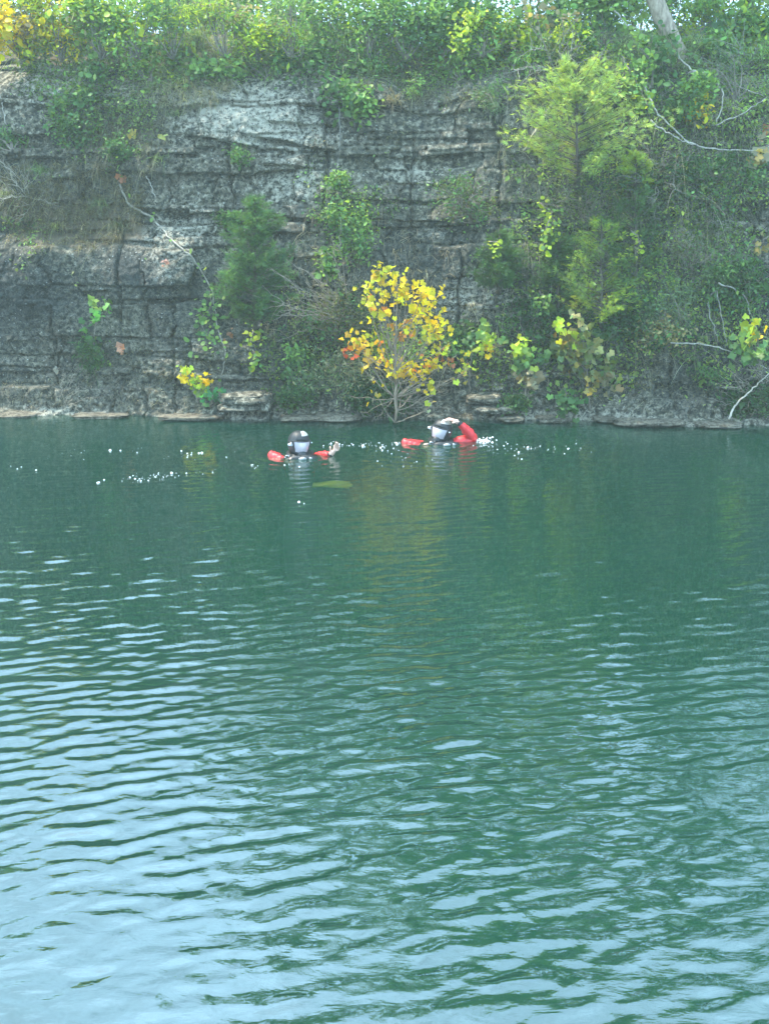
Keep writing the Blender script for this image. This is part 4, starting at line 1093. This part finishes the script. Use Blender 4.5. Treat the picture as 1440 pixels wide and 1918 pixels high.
# ------------------------------------------------------------------ divers
M_RED = mat_simple('red_drysuit', (.78, .025, .03), .42, .5, bump=.012, bscale=18, var=.22)
M_BLACK = mat_simple('black_neoprene', (.018, .02, .022), .5, .4, coat=.05, bump=.002, bscale=60)
M_SKIN = mat_simple('skin', (.82, .50, .38), .5, .4, bump=.0008, bscale=120, var=.06)
M_GREY = mat_simple('grey_patch_highlight', (.40, .40, .38), .4, .5, bump=.003, bscale=30, coat=.2, var=.3)
M_RUB = mat_simple('black_rubber', (.02, .022, .024), .45, .4)
M_STEEL = mat_simple('polished_steel', (.75, .75, .75), .2, .5, metal=1.0)
M_EYE = mat_simple('eye_white', (.7, .7, .68), .2, .6)
M_WHT = mat_simple('white_plastic', (.8, .8, .8), .3, .5)
M_LIME = mat_simple('lime_rubber', (.90, 1.0, .03), .4, .5)
def mat_lens():
    m, nt, out = mat_new('mask_lens')
    g = N(nt, 'ShaderNodeBsdfGlossy', Roughness=.06); g.inputs['Color'].default_value = (.95, .9, .95, 1)
    t = N(nt, 'ShaderNodeBsdfTransparent'); t.inputs['Color'].default_value = (.92, .9, .92, 1)
    d = N(nt, 'ShaderNodeBsdfDiffuse'); d.inputs['Color'].default_value = (.92, .80, .84, 1)   # pale colour standing in for reflected sky and skin
    mx = N(nt, 'ShaderNodeMixShader', Fac=.5); L(nt, t.outputs[0], mx.inputs[1]); L(nt, d.outputs[0], mx.inputs[2])
    fr = N(nt, 'ShaderNodeFresnel', IOR=1.6)
    m2 = N(nt, 'ShaderNodeMixShader'); L(nt, fr.outputs[0], m2.inputs[0]); L(nt, mx.outputs[0], m2.inputs[1]); L(nt, g.outputs[0], m2.inputs[2])
    L(nt, m2.outputs[0], out.inputs['Surface'])
    return m
M_LENS = mat_lens()

def skin_mesh(name, verts, edges, rads, sub=2):
    me = bpy.data.meshes.new(name + '_sk'); me.from_pydata(verts, edges, [])
    o = bpy.data.objects.new(name + '_tmp', me); COL.objects.link(o)
    md = o.modifiers.new('s', 'SKIN'); md.use_smooth_shade = True
    sk = me.skin_vertices[0].data
    for i, r in enumerate(rads):
        sk[i].radius = (r, r) if not isinstance(r, tuple) else r
        sk[i].use_root = (i == 0)
    ms = o.modifiers.new('u', 'SUBSURF'); ms.levels = sub; ms.render_levels = sub
    bpy.context.view_layer.update()
    dg = bpy.context.evaluated_depsgraph_get()
    out = bpy.data.meshes.new_from_object(o.evaluated_get(dg))
    out.name = name
    bpy.data.objects.remove(o); bpy.data.meshes.remove(me)
    return out

def hand_chain(V, E, Rr, wrist_idx, wrist, d, side, curl):
    """adds palm + five finger chains; d = unit direction of the hand, side = unit vector towards the thumb, curl = unit vector fingers bend to"""
    d, side, curl = Vector(d).normalized(), Vector(side).normalized(), Vector(curl).normalized()
    w = Vector(wrist)
    p1 = w + d * .045; V.append(tuple(p1)); E.append((wrist_idx, len(V) - 1)); Rr.append((.030, .019)); a = len(V) - 1
    p2 = w + d * .08; V.append(tuple(p2)); E.append((a, len(V) - 1)); Rr.append((.034, .017)); b = len(V) - 1
    for k, (off_, ln, cu) in enumerate([(.030, .070, .5), (.010, .080, .6), (-.011, .074, .7), (-.030, .058, .85)]):
        prev = b; p = p2
        q = p2 + side * off_ + d * .012
        V.append(tuple(q)); E.append((prev, len(V) - 1)); Rr.append(.011); prev = len(V) - 1
        dirn = d.copy()
        for s_, l_ in ((.0, .45), (.55, .32), (.9, .25)):
            dirn = (dirn + curl * cu * (.35 + s_)).normalized()
            q = q + dirn * ln * l_ * 1.05
            V.append(tuple(q)); E.append((prev, len(V) - 1)); Rr.append(.0095 - .001 * s_ * 1.5); prev = len(V) - 1
    q = w + d * .03 + side * .034; prev = a
    for l_, dr in ((.0, 0), (.032, .8), (.028, .5)):
        q = q + (side * (.8 - dr * .3) + d * .7 + curl * .35 * dr).normalized() * l_
        V.append(tuple(q)); E.append((prev, len(V) - 1)); Rr.append(.0115 if l_ == 0 else .0105); prev = len(V) - 1

def diver(label, loc, roll, turn, armR, armL, raised):
    """local frame: x right in the picture, -y towards the camera; z 0 is the waterline"""
    root = empty('person', loc, label, 'person', None)
    hc = Vector((0, 0, .125))
    Mh = Matrix.Translation(hc) @ Matrix.Rotation(roll, 4, 'Y') @ Matrix.Rotation(turn, 4, 'Z')
    V = [(0, .05, -.62), (0, .04, -.42), (0, .03, -.20), (0, .02, -.055)]
    Rr = [(.17, .13), (.15, .11), (.17, .12), (.075, .075)]
    E = [(0, 1), (1, 2), (2, 3)]
    # head
    jaw = Mh @ Vector((0, -.005, -.05)); cr = Mh @ Vector((0, .0, .02)); tp = Mh @ Vector((0, .01, .06))
    V += [tuple(jaw), tuple(cr), tuple(tp)]; Rr += [.070, .088, .070]; E += [(3, 4), (4, 5), (5, 6)]
    ns = Mh @ Vector((0, -.095, -.015)); V.append(tuple(ns)); Rr.append(.018); E.append((5, 7))
    arms = []
    for pts, sgn in ((armR, 1), (armL, -1)):
        sh = len(V); V.append((sgn * .18, .03, -.010 if raised and sgn > 0 else -.062)); Rr.append(.072); E.append((2, sh))
        e = len(V); V.append(pts[0]); Rr.append(.064 if raised and sgn > 0 else .050); E.append((sh, e))
        md = tuple((Vector(pts[0]) * .55 + Vector(pts[1]) * .45)); V.append(md); Rr.append(.060 if raised and sgn > 0 else .052); E.append((e, e + 1))
        w = len(V); V.append(pts[1]); Rr.append((.032, .030)); E.append((e + 1, w))
        hand_chain(V, E, Rr, w, pts[1], pts[2], pts[3], pts[4])
        arms.append((Vector(pts[0]), Vector(pts[1]), Vector(pts[2]).normalized()))
    for sgn in (1, -1):   # legs hanging in the water
        k = len(V)
        V += [(sgn * .10, .05, -.72), (sgn * .13, -.08, -1.05), (sgn * .15, .18, -1.42), (sgn * .16, .05, -1.52)]
        Rr += [.10, .07, .05, .045]; E += [(0, k), (k, k + 1), (k + 1, k + 2), (k + 2, k + 3)]
    me = skin_mesh('body', V, E, Rr)
    for v in me.vertices:          # folds in the suit sleeves
        for (el, wr, hd) in arms:
            ax = wr - el; t = (v.co - el).dot(ax) / ax.length_squared
            q = el + ax * t; d_ = v.co - q
            if -.2 < t < .85 and d_.length < .09:
                v.co = v.co + d_.normalized() * (.006 * math.sin(t * 26 + 2.5 * math.sin(d_.z * 60 + d_.x * 40)) + .003 * math.sin(t * 61 + d_.y * 90))
    for mt in (M_BLACK, M_RED, M_SKIN): me.materials.append(mt)
    for p in me.polygons:
        c = p.center; idx = 0
        if (c - hc).length < .17 and c.z > .0: idx = 2
        best = 9
        for (el, wr, hd) in arms:
            if (c - wr).dot(hd) > .004 and (c - wr).length < .24: idx = 2
            else:
                ax = wr - el; t = (c - el).dot(ax) / ax.length_squared
                dist = (c - (el + ax * max(0, min(1, t)))).length
                if dist < .085 and t < .86: idx = max(idx, 1) if idx != 2 else 2
                if (abs(c.x) > .15 or c.x > .10 and raised) and c.z < (.09 if raised else .0) and c.z > -.3 and idx == 0: idx = 1
                if raised and dist < .09 and t > .86 and (c - wr).dot(hd) <= .004 and (c - hc).length > .12: idx = 0
        p.material_index = idx; p.use_smooth = True
    body = bpy.data.objects.new('body', me); link(body, root)
    def child(name, fn_mb, mat, smooth=True, parent=None):
        me_ = fn_mb.mesh(name, mat, (0, 0, 0), smooth); o = bpy.data.objects.new(name, me_); link(o, parent or root); return o
    def xf(v): return [tuple(Mh @ Vector(q)) for q in v]
    # hood: shell round the head with face opening, bulging slightly at the top
    nt_, np_ = 26, 40
    m = MB(); vv = []
    for i in range(nt_):
        th = -math.pi / 2 * .95 + i / (nt_ - 1) * math.pi * .97
        for j in range(np_):
            ph = j / np_ * 2 * math.pi
            x = .118 * math.cos(th) ** .8 * math.cos(ph) if math.cos(th) > 0 else 0
            y = .128 * max(math.cos(th), 0) ** .8 * math.sin(ph) + .012
            z = .138 * math.sin(th)
            if z < -.03: x *= 1 + .25 * (z + .03); y *= 1 + .25 * (z + .03)
            s_ = 1 + .02 * math.sin(9 * ph + 4 * th)
            if y < -.08 and -.11 < z < .055: y = -.08
            vv.append((x * s_, y * s_, z))
    q = [(i * np_ + j, i * np_ + (j + 1) % np_, (i + 1) * np_ + (j + 1) % np_, (i + 1) * np_ + j) for i in range(nt_ - 1) for j in range(np_)]
    m.add(xf(vv), q); hood = child('hood', m, M_BLACK)
    # sky highlight on the hood crown, painted as a pale grey patch
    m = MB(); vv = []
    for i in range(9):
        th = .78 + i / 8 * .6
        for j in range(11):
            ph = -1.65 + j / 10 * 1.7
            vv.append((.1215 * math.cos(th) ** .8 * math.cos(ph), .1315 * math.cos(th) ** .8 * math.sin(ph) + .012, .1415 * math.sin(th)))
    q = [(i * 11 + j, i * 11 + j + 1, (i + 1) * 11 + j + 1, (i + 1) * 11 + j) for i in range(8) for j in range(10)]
    m.add(xf(vv), q); child('crown_highlight', m, M_GREY, parent=hood)
    # neck seal / collar
    m = MB(); a = np.linspace(0, 2 * math.pi, 25)
    for zz, rr in ((-.035, .12), (-.065, .135)):
        tube(m, [(math.cos(t) * rr, math.sin(t) * rr * .85 + .02, zz + .125 - .09) for t in a], .022, 8)
    child('collar', m, M_RUB)
    # full face mask: body, frame, lens
    def panel(w0, w1, z0, z1, yc, bulge, n=13, mrow=9):
        g = []
        for i in range(mrow):
            t = i / (mrow - 1); w = w0 + (w1 - w0) * t; z = z0 + (z1 - z0) * t
            for j in range(n):
                u = j / (n - 1) * 2 - 1
                g.append((u * w, yc + bulge * u * u - .010 * math.sin(math.pi * t), z))
        return g, [(i * n + j, i * n + j + 1, (i + 1) * n + j + 1, (i + 1) * n + j) for i in range(mrow - 1) for j in range(n - 1)]
    mask = None
    m = MB(); g, q = panel(.074, .096, -.078, .045, -.120, .05); g2, _ = panel(.084, .102, -.084, .052, -.070, .05)
    nn_ = len(g); n = 13; mr = 9
    ring = [j for j in range(n)] + [i * n + n - 1 for i in range(1, mr)] + [(mr - 1) * n + j for j in range(n - 2, -1, -1)] + [i * n for i in range(mr - 2, 0, -1)]
    side = [(ring[k], ring[(k + 1) % len(ring)], nn_ + ring[(k + 1) % len(ring)], nn_ + ring[k]) for k in range(len(ring))]
    m.add(xf(g + g2), side); mask = child('face_mask', m, M_RUB)
    m = MB(); tube(m, xf([g[k] for k in ring] + [g[ring[0]]]), .0075, 8); child('mask_frame', m, M_RUB, parent=mask)
    m = MB(); g3, q3 = panel(.070, .092, -.073, .041, -.124, .05); m.add(xf(g3), q3); child('lens', m, M_LENS, parent=mask)
    m = MB()
    tube(m, xf([(0, -.06, -.098), (0, -.12, -.102), (0, -.150, -.106)]), [.060, .048, .03], 14); tube(m, xf([(.0, -.15, -.122), (0, -.156, -.122)]), [.02, .02], 14)
    child('regulator', m, M_RUB, parent=mask)
    sx = -1
    m = MB(); tube(m, xf([(sx * .10, -.06, .0), (sx * .145, -.065, .008)]), [.014, .012], 10); child('valve', m, M_WHT, parent=mask)
    for s_ in (1, -1):
        m = MB(); tube(m, xf([(s_ * .100, -.085, .025), (s_ * .122, -.01, .03), (s_ * .07, .12, .03)]), .008, 6); child('strap', m, M_RUB, parent=mask)
        m = MB(); tube(m, xf([(s_ * .109, -.072, .018), (s_ * .122, -.060, .022)]), .011, 8); child('buckle', m, M_STEEL, parent=mask)
        m = MB(); th = np.linspace(0, math.pi * 2, 12)
        e0 = Vector((s_ * .032, -.082, .008))
        tube(m, xf([tuple(e0), tuple(e0 + Vector((0, -.008, 0))), tuple(e0 + Vector((0, -.012, 0)))]), [.012, .010, .004], 10); child('eye', m, M_EYE, parent=body)
    # hose and harness at the surface
    m = MB(); tube(m, bez((.03, -.14, .01), (.16, -.24, .035), (.24, -.10, -.06), 12), .011, 8); child('air_hose', m, M_RUB)
    m = MB()
    for s_ in (1, -1): tube(m, bez((s_ * .08, -.13, -.012), (s_ * .12, -.05, .03), (s_ * .12, .10, .0), 8), .030, 8)
    tube(m, bez((-.10, -.17, -.012), (.04, -.21, .018), (.19, -.13, -.008), 10), [.026, .034, .038, .034, .03, .036, .038, .034, .03, .024], 10)
    child('harness', m, M_BLACK)
    m = MB(); tube(m, [(.015, -.222, .006), (.06, -.232, .014), (.09, -.222, .010)], [.012, .018, .008], 8); tube(m, [(.12, -.198, .010), (.15, -.182, .004)], [.014, .008], 8)
    child('reflective_patch', m, M_GREY)
    m = MB()
    for s_ in (1, -1):
        t = np.linspace(0, 2 * math.pi, 13); tube(m, [(s_ * .12 + .020 * math.cos(k), -.13 + .006 * math.sin(k), .004 + .02 * math.sin(k)) for k in t], .004, 5)
    child('buckle', m, M_STEEL)
    return root
# left diver: head turned slightly right, right-hand forearm forward with open hand, left elbow just breaking the surface
diver('left diver in black hood and clear mask, bare open hand above the water', D1, R(4), R(24),
      [(.19, .10, -.03), (.345, -.05, .012), (.55, -.2, .75), (-.6, -.3, .6), (-.2, -.5, .5)],
      [(-.32, -.02, .004), (-.13, -.15, -.032), (.6, -.6, -.2), (0, 0, 1), (0, .2, -1)], False)
diver('diver in red sleeves resting a raised bare hand on top of the black hood', D2, R(13), R(-22),
      [(.385, .03, .02), (.185, -.05, .24), (-.92, -.2, .32), (0, -1, -.1), (-.25, .3, -.95)],
      [(-.44, -.05, -.002), (-.22, -.12, -.03), (.6, -.6, -.2), (0, 0, 1), (0, .2, -1)], True)

# lime fin just under the surface
fp = Pz(622, 903)
root = empty('swim_fin', (fp.x, fp.y, -.03), 'lime green swim fin just under the water in front of the left diver', 'swim fin')
m = MB(); n = 16; g = []
for k in range(n):
    t = k / (n - 1); w = (.045 + .075 * sstep(.05, .6, t)) * (1 - .45 * sstep(.8, 1, t)); x = -.19 + .36 * t
    for u in (-1, -.5, 0, .5, 1):
        g.append((x + .03 * (1 - u * u) * (t > .9), u * w, .004 * abs(u) + .012 * math.sin(t * 3)))
    for u in (1, .5, 0, -.5, -1):
        g.append((x + .03 * (1 - u * u) * (t > .9), u * w, -.008 + .012 * math.sin(t * 3)))
q = [(i * 10 + j, i * 10 + (j + 1) % 10, (i + 1) * 10 + (j + 1) % 10, (i + 1) * 10 + j) for i in range(n - 1) for j in range(10)]
q += [(0, 1, 8, 9), (1, 2, 7, 8), (2, 3, 6, 7), (3, 4, 5, 6)]
e_ = (n - 1) * 10; q += [(e_ + 0, e_ + 1, e_ + 8, e_ + 9), (e_ + 1, e_ + 2, e_ + 7, e_ + 8), (e_ + 2, e_ + 3, e_ + 6, e_ + 7), (e_ + 3, e_ + 4, e_ + 5, e_ + 6)]
m.add(g, q)
bl = bpy.data.objects.new('blade', m.mesh('blade', M_LIME, (0, 0, 0), True)); link(bl, root)
m = MB(); 
for s_ in (1, -1): tube(m, [(-.19, s_ * .055, 0), (0, s_ * .085, .012), (.17, s_ * .11, .0)], .009, 6)
rl_ = bpy.data.objects.new('rail', m.mesh('rail', M_LIME)); link(rl_, root)
m = MB(); tube(m, [(-.30, 0, -.16), (-.25, 0, -.10), (-.18, 0, -.02)], [.045, .05, .035], 12)
ft = bpy.data.objects.new('foot_pocket', m.mesh('foot_pocket', M_RUB, (0, 0, 0), True)); link(ft, root)

# ------------------------------------------------------------------ bubbles and droplets on the surface
rng = np.random.default_rng(9)
spots = []
def line(p, q, n, sx=6, sy=3):
    for _ in range(n):
        t = rng.random()
        if rng.random() < .3: continue
        spots.append((p[0] + (q[0] - p[0]) * t + rng.normal(0, sx), p[1] + (q[1] - p[1]) * t + rng.normal(0, sy)))
line((225, 900), (340, 888), 60, 5, 3); line((340, 888), (500, 873), 16, 6, 3); line((160, 903), (225, 900), 7)
line((100, 850), (300, 842), 20, 10, 5); line((310, 855), (430, 848), 26, 8, 5); line((10, 880), (80, 885), 12, 9, 8)
line((655, 834), (760, 830), 46, 6, 2); line((700, 838), (745, 842), 26, 6, 3); line((890, 830), (1080, 842), 60, 12, 6)
line((900, 850), (990, 850), 22, 10, 6); line((600, 833), (640, 832), 14, 5, 2); line((740, 855), (830, 862), 16, 10, 6); line((470, 870), (560, 880), 12, 14, 8)
line((560, 940), (566, 942), 5, 2, 1); line((700, 870), (800, 880), 9, 20, 8)
m = MB()
base = []
for k in range(5):
    for j in range(8):
        th = k / 4 * math.pi / 2; ph = j / 8 * 2 * math.pi
        base.append((math.cos(th) * math.cos(ph), math.cos(th) * math.sin(ph), math.sin(th)))
base = np.array(base); bq = [(k * 8 + j, k * 8 + (j + 1) % 8, (k + 1) * 8 + (j + 1) % 8, (k + 1) * 8 + j) for k in range(4) for j in range(8)]
for s in spots:
    p = Pz(s[0], s[1]); r = .0037 * math.exp(rng.normal(0, .6))
    m.add(base * r * np.array([1.1, 1.1, 1.1]) + np.array([p.x, p.y, .002]), bq)
M_FOAM = mat_simple('foam', (.95, .95, .95), .15, .9, var=.02)
bu = m.build('bubbles', M_FOAM, smooth=True); tag(bu, 'small white bubbles floating on the water around the divers', 'bubbles', kind='stuff')
m = MB()
for _ in range(70):
    p = Pz(905 + rng.normal(0, 9), 827 + rng.normal(0, 1.6)); r = .006 * math.exp(rng.normal(0, .4))
    m.add(base * r + np.array([p.x, p.y, abs(rng.normal(0, .012))]), bq)
sp_ = m.build('splash', M_FOAM, smooth=True); tag(sp_, 'white splash beside the elbow of the diver with the raised hand', 'splash', kind='stuff')

# ------------------------------------------------------------------ haze
HAZE = .0034
if HAZE > 0:
    hm, nt, out = mat_new('haze')
    v = N(nt, 'ShaderNodeVolumePrincipled'); v.inputs['Density'].default_value = HAZE
    v.inputs['Color'].default_value = (.80, .95, .90, 1); v.inputs['Anisotropy'].default_value = .3
    L(nt, v.outputs[0], out.inputs['Volume'])
    x0, x1, y0, y1, z0, z1 = -50, 50, -35, 90, -4.6, 14.5
    m = MB(); m.add([(x0, y0, z0), (x1, y0, z0), (x1, y1, z0), (x0, y1, z0), (x0, y0, z1), (x1, y0, z1), (x1, y1, z1), (x0, y1, z1)],
                    [(0, 3, 2, 1), (4, 5, 6, 7), (0, 1, 5, 4), (1, 2, 6, 5), (2, 3, 7, 6), (3, 0, 4, 7)])
    hz = m.build('haze', hm); tag(hz, 'thin bluish haze in the air over the lake', 'haze', kind='stuff')
